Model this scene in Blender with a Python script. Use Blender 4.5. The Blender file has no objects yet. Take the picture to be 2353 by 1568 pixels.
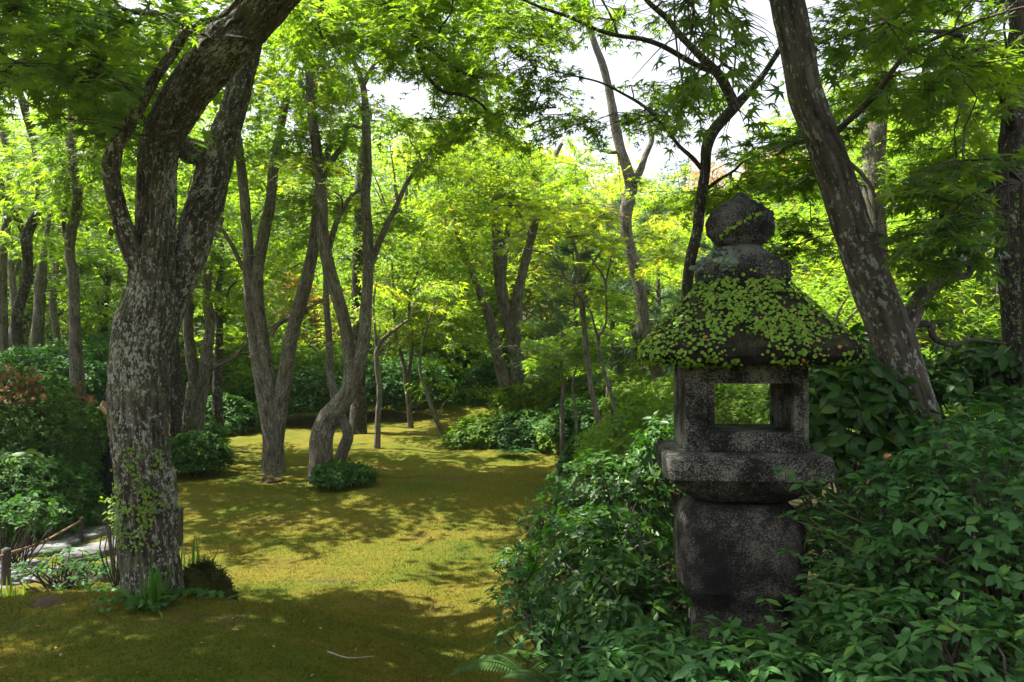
import bpy, math, random
import numpy as np
from mathutils import Vector, Matrix, Euler

random.seed(7)
RNG = np.random.RandomState(7)
sc = bpy.context.scene
COL = sc.collection
rad = math.radians

# ------------------------------------------------------------------ camera
F = 1829.0; CX = 1176.5; CY = 784.0; HY = 830.0          # measured on a 2353 px wide view of the photograph
PITCH = math.atan((HY - CY) / F)
EYE = Vector((0, 0, 1.6))
cam_d = bpy.data.cameras.new('camera')
cam = bpy.data.objects.new('camera', cam_d); COL.objects.link(cam)
cam.location = EYE
cam.rotation_euler = (math.pi / 2 + PITCH, 0, 0)
cam_d.sensor_width = 36; cam_d.lens = 36 * F / 2353.0
cam_d.clip_start = 0.05; cam_d.clip_end = 1000
sc.camera = cam

# ------------------------------------------------------------------ sky, sun, exposure
SUN_DIR = Vector((-0.62, 0.16, 1.2)).normalized()          # towards the sun: to the left, high
w = bpy.data.worlds.new('World'); sc.world = w; w.use_nodes = True
nt = w.node_tree; nt.nodes.clear()
sky = nt.nodes.new('ShaderNodeTexSky'); sky.sky_type = 'NISHITA'; sky.sun_disc = False
sky.sun_elevation = math.asin(SUN_DIR.z)
sky.sun_rotation = math.atan2(SUN_DIR.x, SUN_DIR.y) % (2 * math.pi)
sky.air_density = 1.0; sky.dust_density = 3.0; sky.ozone_density = 1.0
hs = nt.nodes.new('ShaderNodeHueSaturation'); hs.inputs['Saturation'].default_value = 0.3
bg = nt.nodes.new('ShaderNodeBackground'); bg.inputs['Strength'].default_value = 0.095
wo = nt.nodes.new('ShaderNodeOutputWorld')
nt.links.new(sky.outputs[0], hs.inputs['Color']); nt.links.new(hs.outputs[0], bg.inputs[0]); nt.links.new(bg.outputs[0], wo.inputs[0])
sun_d = bpy.data.lights.new('sun', 'SUN'); sun_d.energy = 5.0; sun_d.angle = rad(0.53); sun_d.color = (1, 0.95, 0.86)
sun = bpy.data.objects.new('sun', sun_d); COL.objects.link(sun)
sun.rotation_euler = SUN_DIR.to_track_quat('Z', 'Y').to_euler()
vs = sc.view_settings; vs.view_transform = 'Standard'; vs.look = 'None'; vs.gamma = 1; vs.use_curve_mapping = False
vs.exposure = 1.9
cy = sc.cycles
cy.max_bounces = 7; cy.diffuse_bounces = 4; cy.glossy_bounces = 2; cy.transmission_bounces = 5; cy.transparent_max_bounces = 4
cy.caustics_reflective = False; cy.caustics_refractive = False
cy.sample_clamp_indirect = 6.0

# ------------------------------------------------------------------ projection helpers
_fw = np.array([0, math.cos(PITCH), math.sin(PITCH)]); _up = np.array([0, -math.sin(PITCH), math.cos(PITCH)])
def P(px, py, D):
    d = _fw + _up * (-(py - CY) / F) + np.array([(px - CX) / F, 0, 0])
    return np.array(EYE) + d * (D / d[1])
def proj(V):
    V = np.atleast_2d(V) - np.array(EYE)
    z = V @ _fw; z = np.where(z < .01, .01, z)
    return CX + V[:, 0] / z * F, CY - (V @ _up) / z * F, z
def X(px, D): return (px - CX) / F * D

# ------------------------------------------------------------------ noise
def _h(ix, iy, iz, seed):
    n = (ix * 73856093) ^ (iy * 19349663) ^ (iz * 83492791) ^ (seed * 2654435)
    n &= 0xffffffff; n = ((n ^ (n >> 13)) * 1274126177) & 0xffffffff; n ^= n >> 16
    return (n & 0xffff) / 65535.0
def vnoise(p, seed=0):
    p = np.asarray(p, float); i = np.floor(p).astype(np.int64); f = p - i; f = f * f * (3 - 2 * f)
    r = 0
    for a in (0, 1):
        for b in (0, 1):
            for c in (0, 1):
                wgt = (f[:, 0] if a else 1 - f[:, 0]) * (f[:, 1] if b else 1 - f[:, 1]) * (f[:, 2] if c else 1 - f[:, 2])
                r = r + wgt * _h(i[:, 0] + a, i[:, 1] + b, i[:, 2] + c, seed)
    return r
def fbm(p, oct=4, seed=0):
    s = 0; a = .5; p = np.asarray(p, float)
    for o in range(oct):
        s = s + a * vnoise(p * 2 ** o, seed + o * 17); a *= .5
    return s            # about 0.5 +- 0.3

# ------------------------------------------------------------------ mesh helpers
def mesh_np(name, V, Fs, mats, smooth=True, attr=None, matidx=None):
    me = bpy.data.meshes.new(name)
    V = np.ascontiguousarray(V, dtype=np.float32)
    me.vertices.add(len(V)); me.vertices.foreach_set('co', V.ravel())
    loops = np.concatenate([f.ravel() for f in Fs]).astype(np.int32)
    starts = []; o = 0
    for f in Fs:
        n, k = f.shape; starts.append(o + np.arange(n) * k); o += n * k
    starts = np.concatenate(starts).astype(np.int32)
    me.loops.add(len(loops)); me.loops.foreach_set('vertex_index', loops)
    me.polygons.add(len(starts)); me.polygons.foreach_set('loop_start', starts)
    if matidx is not None: me.polygons.foreach_set('material_index', np.asarray(matidx, np.int32))
    if smooth is not None: me.polygons.foreach_set('use_smooth', np.full(len(starts), bool(smooth)))
    for m in (mats if isinstance(mats, (list, tuple)) else [mats]): me.materials.append(m)
    if attr is not None:
        a = me.attributes.new('bark', 'FLOAT_VECTOR', 'POINT'); a.data.foreach_set('vector', np.ascontiguousarray(attr, dtype=np.float32).ravel())
    me.update(calc_edges=True)
    return me
def link(name, me, parent=None, origin=None):
    o = bpy.data.objects.new(name, me); COL.objects.link(o)
    if parent is not None: o.parent = parent
    return o
def empty(name, loc, label=None, cat=None, group=None, kind=None):
    o = bpy.data.objects.new(name, None); COL.objects.link(o); o.location = loc; o.empty_display_size = .1
    return tag(o, label, cat, group, kind)
def tag(o, label=None, cat=None, group=None, kind=None):
    if label: o['label'] = label
    if cat: o['category'] = cat
    if group: o['group'] = group
    if kind: o['kind'] = kind
    return o
class MB:                                # collects verts / faces
    def __init__(s): s.V = []; s.F = {3: [], 4: []}; s.A = []; s.n = 0
    def add(s, V, F, A=None):
        V = np.asarray(V, float); F = np.asarray(F)
        s.V.append(V); s.F[F.shape[1]].append(F + s.n); s.A.append(np.zeros((len(V), 3)) if A is None else A); s.n += len(V)
    def extend_same(s, F):               # more faces on the last block
        s.F[F.shape[1]].append(F + s.n - len(s.V[-1]))
    def build(s, name, mat, parent=None, origin=(0, 0, 0), smooth=True, attr=False):
        V = np.concatenate(s.V) - np.asarray(origin, float)
        Fs = [np.concatenate(s.F[k]) for k in (3, 4) if s.F[k]]
        me = mesh_np(name, V, Fs, mat, smooth, np.concatenate(s.A) if attr else None)
        o = link(name, me, parent)
        return o
    def tris(s): return sum(len(f) for f in s.F[3]) + 2 * sum(len(f) for f in s.F[4])
def catmull(pts, step):
    pts = np.asarray(pts, float)
    if len(pts) == 2: pts = np.array([pts[0], (pts[0] + pts[1]) / 2, pts[1]])
    e0 = 2 * pts[0] - pts[1]; e1 = 2 * pts[-1] - pts[-2]
    q = np.vstack([e0, pts, e1]); out = []
    for i in range(1, len(q) - 2):
        L = np.linalg.norm(q[i + 1][:3] - q[i][:3]); n = max(2, int(L / step) + 1)
        t = np.linspace(0, 1, n, endpoint=False)[:, None]
        a, b, c, d = q[i - 1], q[i], q[i + 1], q[i + 2]
        out.append(.5 * ((2 * b) + (-a + c) * t + (2 * a - 5 * b + 4 * c - d) * t ** 2 + (-a + 3 * b - 3 * c + d) * t ** 3))
    out.append(q[-2][None]); return np.vstack(out)
def tube(mb, pts, nseg=8, step=.15, rough=0.0, furrow=0.0, seed=0, cap=True, s0=0.0):
    """pts: rows (x,y,z,r)."""
    c = catmull(pts, step); p = c[:, :3]; r = np.maximum(c[:, 3], .0006)
    T = np.gradient(p, axis=0); T /= np.linalg.norm(T, axis=1)[:, None] + 1e-9
    N = np.zeros_like(T); ref = np.array([1., 0, 0]) if abs(T[0][0]) < .9 else np.array([0, 1., 0])
    n = ref - T[0] * (ref @ T[0]); n /= np.linalg.norm(n)
    for i in range(len(T)):
        n = n - T[i] * (n @ T[i]); n /= np.linalg.norm(n) + 1e-9; N[i] = n
    B = np.cross(T, N)
    s = s0 + np.concatenate([[0], np.cumsum(np.linalg.norm(np.diff(p, axis=0), axis=1))])
    a = np.linspace(0, 2 * np.pi, nseg, endpoint=False)
    ca, sa = np.cos(a), np.sin(a)
    rr = np.repeat(r, nseg); AA = np.tile(a, len(p)); SS = np.repeat(s, nseg)
    rm = float(r.mean())
    bark = np.stack([np.cos(AA) * rm, np.sin(AA) * rm, SS], 1)
    if rough:
        q = bark * (0.55 / max(rm, .01)); q[:, 2] *= .6
        rr = rr * (1 + rough * (fbm(q + seed * 3.7, 3, seed) - .45) * 2)
    if furrow:
        q = bark * np.array([34, 34, 6.5]); q[:, :2] += (vnoise(bark * 9, seed + 3)[:, None] - .5) * 1.6
        f = 1 - np.abs(fbm(q, 3, seed + 5) * 2 - .9) * 2.4
        rr = rr - furrow * np.clip(f, 0, 1) ** 2 + furrow * .5 * (fbm(bark * 60, 2, seed + 9) - .4)
    rr = rr.reshape(len(p), nseg)
    V = p[:, None] + rr[:, :, None] * (ca[None, :, None] * N[:, None] + sa[None, :, None] * B[:, None])
    V = V.reshape(-1, 3)
    i = np.arange(len(p) - 1)[:, None] * nseg; j = np.arange(nseg)[None]; k = (j + 1) % nseg
    Q = np.stack([i + j, i + k, i + nseg + k, i + nseg + j], -1).reshape(-1, 4)
    if cap:
        V = np.vstack([V, p[-1:] + T[-1] * r[-1] * .5, p[:1]]); bark = np.vstack([bark, bark[-1:], bark[:1]])
        m = (len(p) - 1) * nseg; jj = np.arange(nseg)
        c1 = np.stack([m + jj, m + (jj + 1) % nseg, np.full(nseg, len(V) - 2)], 1)
        c0 = np.stack([(jj + 1) % nseg, jj, np.full(nseg, len(V) - 1)], 1)
        mb.add(V, Q, bark); mb.extend_same(c1); mb.extend_same(c0)
    else: mb.add(V, Q, bark)
    return p
def nrm(v): return v / (np.linalg.norm(v, axis=-1, keepdims=True) + 1e-9)

# ------------------------------------------------------------------ leaf templates: base at 0, tip along +Y, face +Z, length 1
def star(angs, lens, notch, cz=.05, centre=True, droop=.16, base=.0):
    ang = [math.radians(a) for a in angs]; pts = []
    for i, (a, L) in enumerate(zip(ang, lens)):
        pts.append((math.sin(a) * L, math.cos(a) * L, -droop * L * L))
        if i < len(ang) - 1:
            b = (a + ang[i + 1]) / 2; pts.append((math.sin(b) * notch, math.cos(b) * notch, .02))
    V = [(0, -base, cz if centre else 0)] + pts
    F_ = [(0, i, i + 1) for i in range(1, len(pts))]
    return np.array(V, float), np.array(F_)
M7 = star([-128, -82, -40, 0, 40, 82, 128], [.38, .72, .92, 1, .92, .72, .38], .27, .03)
M5 = star([-95, -46, 0, 46, 95], [.62, .9, 1, .9, .62], .26, .02)
M3 = star([-62, 0, 62], [.85, 1, .85], .3, .0, droop=.22)
def oval(wd=.42, fold=.06, curl=.12, n=3):
    V = [(0, 0, 0)]; ts = [(i + 1) / (n + 1) for i in range(n)]
    for t in ts:
        h = wd * .5 * math.sin(math.pi * t ** .85) ** .8; z = -curl * t * t
        V += [(-h, t, z + fold * 1.0), (0, t, z - fold * .2), (h, t, z + fold * 1.0)]
    V.append((0, 1, -curl)); F_ = [(0, 2, 1), (0, 3, 2)]
    for i in range(n - 1):
        b = 1 + i * 3
        for k in (0, 1): F_ += [(b + k, b + k + 1, b + 3 + k), (b + k + 1, b + 4 + k, b + 3 + k)]
    b = 1 + (n - 1) * 3; L = len(V) - 1; F_ += [(b, b + 1, L), (b + 1, b + 2, L)]
    return np.array(V, float), np.array(F_)
OV = oval(); OVN = oval(.36, .05, .2, 3); OVB = oval(.52, .05, .22, 4)
OV1 = oval(.46, .07, .12, 1)                     # 4 triangles
RH = (np.array([(0, 0, 0), (-.26, .5, .03), (.26, .5, .03), (0, 1, -.1)], float), np.array([(0, 2, 1), (1, 2, 3)]))
_a = np.linspace(0, 2 * np.pi, 8)[:-1]
DISC = (np.vstack([[(0, .5, .05)], np.stack([np.sin(_a) * .5, .5 - np.cos(_a) * .5, 0 * _a], 1)]), np.array([(0, i + 1, (i + 1) % 7 + 1) for i in range(7)]))
TUFT = (np.array([(-.07, 0, 0), (.07, 0, 0), (0, 1, 0)], float), np.array([(0, 1, 2)]))

def frames(dirs, nor):
    y = nrm(dirs); x = nrm(np.cross(y, nor)); z = np.cross(x, y)
    return x, y, z
def scatter(mb, tpl, pos, dirs, nor, size):
    V, F_ = tpl; x, y, z = frames(dirs, nor); s = np.asarray(size).reshape(-1, 1, 1) * np.ones((len(pos), 1, 1))
    W = pos[:, None] + s * (V[None, :, 0:1] * x[:, None] + V[None, :, 1:2] * y[:, None] + V[None, :, 2:3] * z[:, None])
    n = len(V); FF = (F_[None] + (np.arange(len(pos)) * n)[:, None, None]).reshape(-1, 3)
    mb.add(W.reshape(-1, 3), FF)
_tplmesh = {}
def singles(tplname, tpl, mat, pos, dirs, nor, size, parent, origin, name='leaf'):
    key = (tplname, mat.name)
    if key not in _tplmesh: _tplmesh[key] = mesh_np(name, tpl[0], [tpl[1]], mat, True)
    me = _tplmesh[key]; x, y, z = frames(dirs, nor); size = np.ones(len(pos)) * size
    for i in range(len(pos)):
        o = bpy.data.objects.new(name, me); COL.objects.link(o); o.parent = parent
        s = size[i]; p = pos[i] - origin
        o.matrix_basis = Matrix(((x[i][0] * s, y[i][0] * s, z[i][0] * s, p[0]), (x[i][1] * s, y[i][1] * s, z[i][1] * s, p[1]), (x[i][2] * s, y[i][2] * s, z[i][2] * s, p[2]), (0, 0, 0, 1)))
def pick_largest(pos, size, n, pad=30):
    """indices of the n that show largest in the frame"""
    px, py, z = proj(pos); inside = (px > -pad) & (px < 2353 + pad) & (py > -pad) & (py < 1568 + pad) & (z > .2)
    sc_ = np.where(inside, np.ones(len(pos)) * size / z, 0)
    idx = np.argsort(-sc_)[:n]
    return idx[sc_[idx] > 0]
def leaves(name, tplname, tpl, mat, pos, dirs, nor, size, parent, origin, n_single=0, stuff=True, piece='leaf', rest_tpl=None, under_crown=False):
    size = np.ones(len(pos)) * size; keep = np.ones(len(pos), bool); idx = []
    if n_single:
        idx = pick_largest(pos, size, n_single); keep[idx] = False
    mb = MB(); scatter(mb, rest_tpl or tpl, pos[keep], dirs[keep], nor[keep], size[keep])
    o = mb.build(name, mat, parent, origin)
    if stuff: o['kind'] = 'stuff'
    if len(idx):
        if under_crown: singles(tplname, tpl, mat, pos[idx], dirs[idx], nor[idx], size[idx], o, origin, piece)
        else: singles(tplname, tpl, mat, pos[idx], dirs[idx], nor[idx], size[idx], parent, origin, piece)
    return o, mb.tris()

# ------------------------------------------------------------------ materials
def newmat(name):
    m = bpy.data.materials.new(name); m.use_nodes = True; t = m.node_tree; t.nodes.clear(); return m, t
def N(t, typ, **kw):
    n = t.nodes.new(typ)
    for k, v in kw.items():
        if k in ('operation', 'blend_type', 'data_type', 'feature', 'attribute_name', 'distance', 'noise_dimensions'): setattr(n, k, v)
        else: n.inputs[k.replace('_', ' ')].default_value = v
    return n
def math_(t, op, a, b=None, clamp=False):
    n = t.nodes.new('ShaderNodeMath'); n.operation = op; n.use_clamp = clamp
    for i, v in enumerate((a, b)):
        if v is None: continue
        if hasattr(v, 'links'): t.links.new(v, n.inputs[i])
        else: n.inputs[i].default_value = v
    return n.outputs[0]
def mix(t, fac, a, b, bt='MIX'):
    n = t.nodes.new('ShaderNodeMix'); n.data_type = 'RGBA'; n.blend_type = bt
    for s, v in ((0, fac), (6, a), (7, b)):
        if hasattr(v, 'links'): t.links.new(v, n.inputs[s])
        else: n.inputs[s].default_value = v if s == 0 else (*v[:3], 1)
    return n.outputs[2]
def ramp(t, fac, stops):
    n = t.nodes.new('ShaderNodeValToRGB'); cr = n.color_ramp
    while len(cr.elements) > 1: cr.elements.remove(cr.elements[-1])
    cr.elements[0].position = stops[0][0]; c = stops[0][1]; cr.elements[0].color = (*c, 1) if len(c) == 3 else c
    for p, c in stops[1:]: e = cr.elements.new(p); e.color = (*c, 1)
    t.links.new(fac, n.inputs[0]); return n.outputs[0]
def noise(t, vec, scale, detail=4, rough=.55):
    n = t.nodes.new('ShaderNodeTexNoise'); n.inputs['Scale'].default_value = scale; n.inputs['Detail'].default_value = detail; n.inputs['Roughness'].default_value = rough
    if vec is not None: t.links.new(vec, n.inputs['Vector'])
    return n.outputs[0]
def scalev(t, vec, s):
    n = t.nodes.new('ShaderNodeMapping'); n.inputs['Scale'].default_value = s; t.links.new(vec, n.inputs['Vector']); return n.outputs[0]
def bump(t, h, strength=.5, dist=.01, nrm_=None):
    n = t.nodes.new('ShaderNodeBump'); n.inputs['Strength'].default_value = strength; n.inputs['Distance'].default_value = dist
    t.links.new(h, n.inputs['Height'])
    if nrm_ is not None: t.links.new(nrm_, n.inputs['Normal'])
    return n.outputs[0]
def out(t, sh):
    o = t.nodes.new('ShaderNodeOutputMaterial'); t.links.new(sh, o.inputs[0])
def principled(t, col, rough=.8, nrm_=None, spec=.3):
    b = t.nodes.new('ShaderNodeBsdfPrincipled'); b.inputs['Specular IOR Level'].default_value = spec
    for k, v in (('Base Color', col), ('Roughness', rough)):
        if hasattr(v, 'links'): t.links.new(v, b.inputs[k])
        else: b.inputs[k].default_value = (*v, 1) if k == 'Base Color' else v
    if nrm_ is not None: t.links.new(nrm_, b.inputs['Normal'])
    return b.outputs[0]
def leaf_mat(name, c0, c1, c2=None, trans=(1.5, 1.7, .5), tw=.45, rough=.5, spec=.35, c2p=.93, big=.7):
    """c0..c1 leaf colours, c2 a rare third; trans multiplies the colour of the light that comes through."""
    m, t = newmat(name)
    g = t.nodes.new('ShaderNodeNewGeometry'); oi = t.nodes.new('ShaderNodeObjectInfo'); tc = t.nodes.new('ShaderNodeTexCoord')
    r = math_(t, 'FRACT', math_(t, 'ADD', g.outputs['Random Per Island'], oi.outputs['Random']))
    st = [(0, c0), (.75, c1)] + ([(c2p - .02, c1), (c2p + .02, c2)] if c2 else [])
    col = ramp(t, r, st)
    nz = noise(t, g.outputs['Position'], big, 2)
    col = mix(t, 1.0, col, ramp(t, nz, [(.3, (.72, .78, .8)), (.7, (1.22, 1.12, 1.0))]), 'MULTIPLY')
    p = principled(t, col, rough, None, spec)
    tr = t.nodes.new('ShaderNodeBsdfTranslucent')
    tcol = mix(t, 1.0, col, trans, 'MULTIPLY'); t.links.new(tcol, tr.inputs[0])
    mx = t.nodes.new('ShaderNodeMixShader'); mx.inputs[0].default_value = tw
    t.links.new(p, mx.inputs[1]); t.links.new(tr.outputs[0], mx.inputs[2]); out(t, mx.outputs[0])
    return m
L_NEAR = leaf_mat('maple_leaf_deep', (.05, .105, .024), (.095, .17, .03), trans=(2.2, 2.3, .6), tw=.5)
L_MID = leaf_mat('maple_leaf_green', (.07, .135, .022), (.14, .22, .03), trans=(2.3, 2.3, .6), tw=.52)
L_YEL = leaf_mat('maple_leaf_yellow_green', (.12, .2, .032), (.2, .265, .045), (.27, .2, .05), trans=(2.4, 2.4, .5), tw=.62)
L_LIME = leaf_mat('maple_leaf_lime', (.085, .17, .028), (.155, .25, .04), trans=(2.3, 2.3, .6), tw=.55)
L_ORA = leaf_mat('maple_leaf_orange', (.2, .2, .03), (.34, .2, .07), trans=(1.8, 1.4, .6), tw=.5)
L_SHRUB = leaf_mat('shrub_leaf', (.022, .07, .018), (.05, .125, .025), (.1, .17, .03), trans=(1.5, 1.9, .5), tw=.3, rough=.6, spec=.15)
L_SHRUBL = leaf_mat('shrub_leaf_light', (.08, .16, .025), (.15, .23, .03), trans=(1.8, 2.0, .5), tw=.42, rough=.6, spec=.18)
L_GLOSS = leaf_mat('glossy_leaf', (.018, .06, .012), (.04, .11, .018), (.09, .16, .02), trans=(1.6, 2.0, .4), tw=.28, rough=.42, spec=.25)
L_SOFT = leaf_mat('soft_leaf', (.032, .095, .032), (.06, .155, .042), trans=(1.5, 1.8, .5), tw=.35, rough=.55, spec=.2, c2p=.95, c2=(.09, .17, .03))
L_AZ = leaf_mat('azalea_leaf', (.03, .08, .018), (.07, .14, .028), trans=(1.5, 1.8, .5), tw=.3, rough=.65, spec=.12)
L_RED = leaf_mat('red_new_leaf', (.2, .07, .05), (.3, .16, .09), trans=(1.2, 1.0, .8), tw=.3)
L_PINE = leaf_mat('pine_needle', (.05, .11, .055), (.1, .17, .07), trans=(1.2, 1.4, .8), tw=.3)
L_CREEP = leaf_mat('creeper_leaf', (.07, .17, .02), (.16, .27, .035), (.3, .16, .05), trans=(1.3, 1.4, .5), tw=.2, rough=.6, spec=.12, c2p=.97)
L_GRASS = leaf_mat('blade_leaf', (.03, .1, .015), (.06, .15, .02), trans=(1.4, 1.7, .5), tw=.35)
def petal():
    m, t = newmat('flower_petal'); out(t, principled(t, (.6, .3, .12), .6)); return m

def bark_mat(name, dark, mid, light, lichen=.5, lcol=(.36, .38, .33), scale=1.0, moss=0.0):
    m, t = newmat(name)
    at = t.nodes.new('ShaderNodeAttribute'); at.attribute_name = 'bark'; v = at.outputs['Vector']
    g = t.nodes.new('ShaderNodeNewGeometry')
    oi = t.nodes.new('ShaderNodeObjectInfo')
    fiss = noise(t, scalev(t, v, (60 * scale, 60 * scale, 9 * scale)), 1, 6, .6)
    mid_n = noise(t, scalev(t, v, (14, 14, 5)), 1, 4)
    col = ramp(t, fiss, [(.33, dark), (.5, mid), (.72, light)])
    col = mix(t, 1.0, col, ramp(t, mid_n, [(.3, (.62, .6, .58)), (.7, (1.25, 1.22, 1.2))]), 'MULTIPLY')
    big = noise(t, scalev(t, v, (5, 5, 3.5)), 1, 3, .6)
    l1 = noise(t, scalev(t, v, (52 * scale, 52 * scale, 26 * scale)), 1, 7, .62); l2 = noise(t, scalev(t, v, (130 * scale, 130 * scale, 60 * scale)), 1, 5, .6)
    lv = math_(t, 'ADD', math_(t, 'MULTIPLY', l1, .5), math_(t, 'ADD', math_(t, 'MULTIPLY', l2, .42), math_(t, 'MULTIPLY', big, .32)))
    th_ = .725 - lichen * .13
    lm = ramp(t, lv, [(th_, (0, 0, 0)), (th_ + .025, (1, 1, 1))])
    lm = math_(t, 'MULTIPLY', lm, math_(t, 'ADD', math_(t, 'MULTIPLY', fiss, 1.3), .2, True))
    col = mix(t, lm, col, mix(t, l2, tuple(c * .55 for c in lcol), tuple(min(1, c * 1.25) for c in lcol)))
    if moss:
        sx = t.nodes.new('ShaderNodeSeparateXYZ'); t.links.new(g.outputs['Position'], sx.inputs[0])
        mm = math_(t, 'MULTIPLY', math_(t, 'GREATER_THAN', noise(t, scalev(t, v, (20, 20, 12)), 1, 5, .7), .56), moss)
        col = mix(t, mm, col, (.06, .075, .02))
    h = math_(t, 'ADD', fiss, math_(t, 'MULTIPLY', lm, .15))
    out(t, principled(t, col, .88, bump(t, h, .9, .008), .2))
    return m
B_MAIN = bark_mat('bark_lichened', (.014, .011, .008), (.062, .053, .041), (.21, .19, .155), .6, (.37, .38, .32), moss=.55)
B_GREY = bark_mat('bark_grey', (.04, .034, .028), (.12, .105, .09), (.2, .18, .155), .36, (.3, .3, .27))
B_DARK = bark_mat('bark_dark', (.014, .011, .009), (.04, .034, .028), (.08, .068, .058), .42, (.25, .27, .25), moss=.3)
B_BROWN = bark_mat('bark_brown', (.028, .023, .018), (.08, .068, .054), (.15, .13, .105), .42, (.32, .34, .29), .6, moss=.25)
B_TWIG = bark_mat('bark_twig', (.03, .024, .02), (.07, .058, .048), (.13, .11, .09), .1)

def moss_mat():
    m, t = newmat('moss'); g = t.nodes.new('ShaderNodeNewGeometry'); pos = g.outputs['Position']
    n1 = noise(t, scalev(t, pos, (.8, 1.3, 1)), 1, 5, .6); n2 = noise(t, pos, 3.2, 5, .65); n3 = noise(t, pos, 60, 3, .7)
    col = ramp(t, n1, [(.3, (.07, .104, .01)), (.44, (.12, .13, .013)), (.56, (.185, .15, .02)), (.7, (.14, .1, .024))])
    col = mix(t, .4, col, ramp(t, n2, [(.33, (.065, .105, .01)), (.52, (.125, .13, .014)), (.68, (.18, .13, .028))]))
    sx = t.nodes.new('ShaderNodeSeparateXYZ'); t.links.new(pos, sx.inputs[0])
    dirt = math_(t, 'GREATER_THAN', math_(t, 'ADD', noise(t, scalev(t, pos, (.45, 1.4, 1)), 1, 6, .7), 0), .66)
    dm = ramp(t, noise(t, scalev(t, pos, (.5, 1.6, 1)), 1, 7, .7), [(.6, (0, 0, 0)), (.68, (.75, .75, .75))])
    col = mix(t, dm, col, (.15, .105, .06))
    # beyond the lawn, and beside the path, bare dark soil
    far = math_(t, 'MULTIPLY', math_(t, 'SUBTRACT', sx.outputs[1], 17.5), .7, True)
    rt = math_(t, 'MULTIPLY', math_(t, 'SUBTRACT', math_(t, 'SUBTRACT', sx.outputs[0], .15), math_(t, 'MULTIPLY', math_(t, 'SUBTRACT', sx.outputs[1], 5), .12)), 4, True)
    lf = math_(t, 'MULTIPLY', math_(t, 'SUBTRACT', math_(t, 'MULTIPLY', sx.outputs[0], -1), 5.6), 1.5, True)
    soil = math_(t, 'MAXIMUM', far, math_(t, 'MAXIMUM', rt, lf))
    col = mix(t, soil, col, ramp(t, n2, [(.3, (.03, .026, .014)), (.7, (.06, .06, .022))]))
    col = mix(t, 1.0, col, ramp(t, n3, [(.25, (.45, .45, .45)), (.6, (1.25, 1.25, 1.2))]), 'MULTIPLY')
    h = math_(t, 'ADD', math_(t, 'MULTIPLY', n3, .6), noise(t, pos, 190, 2, .7))
    out(t, principled(t, col, .95, bump(t, h, 1.0, .02), .1)); return m
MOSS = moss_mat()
def moss_blade_mat():
    m, t = newmat('moss_sprig'); g = t.nodes.new('ShaderNodeNewGeometry'); pos = g.outputs['Position']
    n1 = noise(t, scalev(t, pos, (.8, 1.3, 1)), 1, 5, .6)
    col = ramp(t, n1, [(.3, (.075, .112, .01)), (.46, (.125, .14, .014)), (.6, (.185, .155, .022)), (.74, (.145, .108, .024))])
    col = mix(t, 1.0, col, ramp(t, g.outputs['Random Per Island'], [(0, (.55, .6, .5)), (1, (1.35, 1.3, 1.2))]), 'MULTIPLY')
    p = principled(t, col, .9, None, .1)
    tr = t.nodes.new('ShaderNodeBsdfTranslucent'); t.links.new(col, tr.inputs[0])
    mx = t.nodes.new('ShaderNodeMixShader'); mx.inputs[0].default_value = .3
    t.links.new(p, mx.inputs[1]); t.links.new(tr.outputs[0], mx.inputs[2]); out(t, mx.outputs[0]); return m
MOSSB = moss_blade_mat()
def stone_mat(name, base, dark, light, speck=.5, moss=0.0, sc_=1.0):
    m, t = newmat(name); tc = t.nodes.new('ShaderNodeTexCoord'); g = t.nodes.new('ShaderNodeNewGeometry'); pos = g.outputs['Position']
    n1 = noise(t, pos, 6 * sc_, 6, .65); n2 = noise(t, pos, 150 * sc_, 5, .8); n3 = noise(t, pos, 380 * sc_, 2, .7)
    col = ramp(t, n1, [(.3, dark), (.65, base)])
    f = math_(t, 'ADD', math_(t, 'MULTIPLY', n2, .8), math_(t, 'MULTIPLY', n1, .62)); f = math_(t, 'SUBTRACT', f, .09)
    col = mix(t, ramp(t, f, [(.62 - .1 * speck, (0, 0, 0)), (.74 - .1 * speck, (1, 1, 1))]), col, light)
    col = mix(t, 1.0, col, ramp(t, n3, [(.3, (.6, .6, .6)), (.7, (1.4, 1.4, 1.4))]), 'MULTIPLY')
    if moss:
        sx = t.nodes.new('ShaderNodeSeparateXYZ'); t.links.new(g.outputs['Normal'], sx.inputs[0])
        mm = math_(t, 'MULTIPLY', math_(t, 'ADD', math_(t, 'MULTIPLY', sx.outputs[2], .5), math_(t, 'SUBTRACT', noise(t, pos, 11, 5, .7), .35)), moss, True)
        mm = ramp(t, mm, [(.35, (0, 0, 0)), (.5, (1, 1, 1))])
        col = mix(t, mm, col, ramp(t, n2, [(.35, (.02, .022, .008)), (.6, (.06, .07, .018)), (.75, (.09, .07, .03))]))
    h = math_(t, 'ADD', n2, math_(t, 'MULTIPLY', n3, .5))
    out(t, principled(t, col, .92, bump(t, h, .8, .006), .15)); return m
ST = stone_mat('lantern_stone', (.028, .027, .022), (.008, .008, .0065), (.2, .195, .165), .22)
STD = stone_mat('lantern_stone_dark', (.026, .024, .021), (.01, .0095, .009), (.13, .12, .1), .15)
STR = stone_mat('lantern_roof_stone', (.016, .014, .01), (.007, .006, .0045), (.035, .03, .02), .2, .75)
STF = stone_mat('lantern_finial_stone', (.02, .02, .016), (.0075, .0075, .006), (.12, .12, .105), .22, .35)
PAV = stone_mat('path_stone', (.11, .11, .11), (.055, .055, .057), (.22, .22, .215), .4)
ROCK = stone_mat('mossy_rock', (.11, .1, .085), (.05, .045, .04), (.25, .24, .2), .4, 1.3)
MND2 = None
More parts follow.
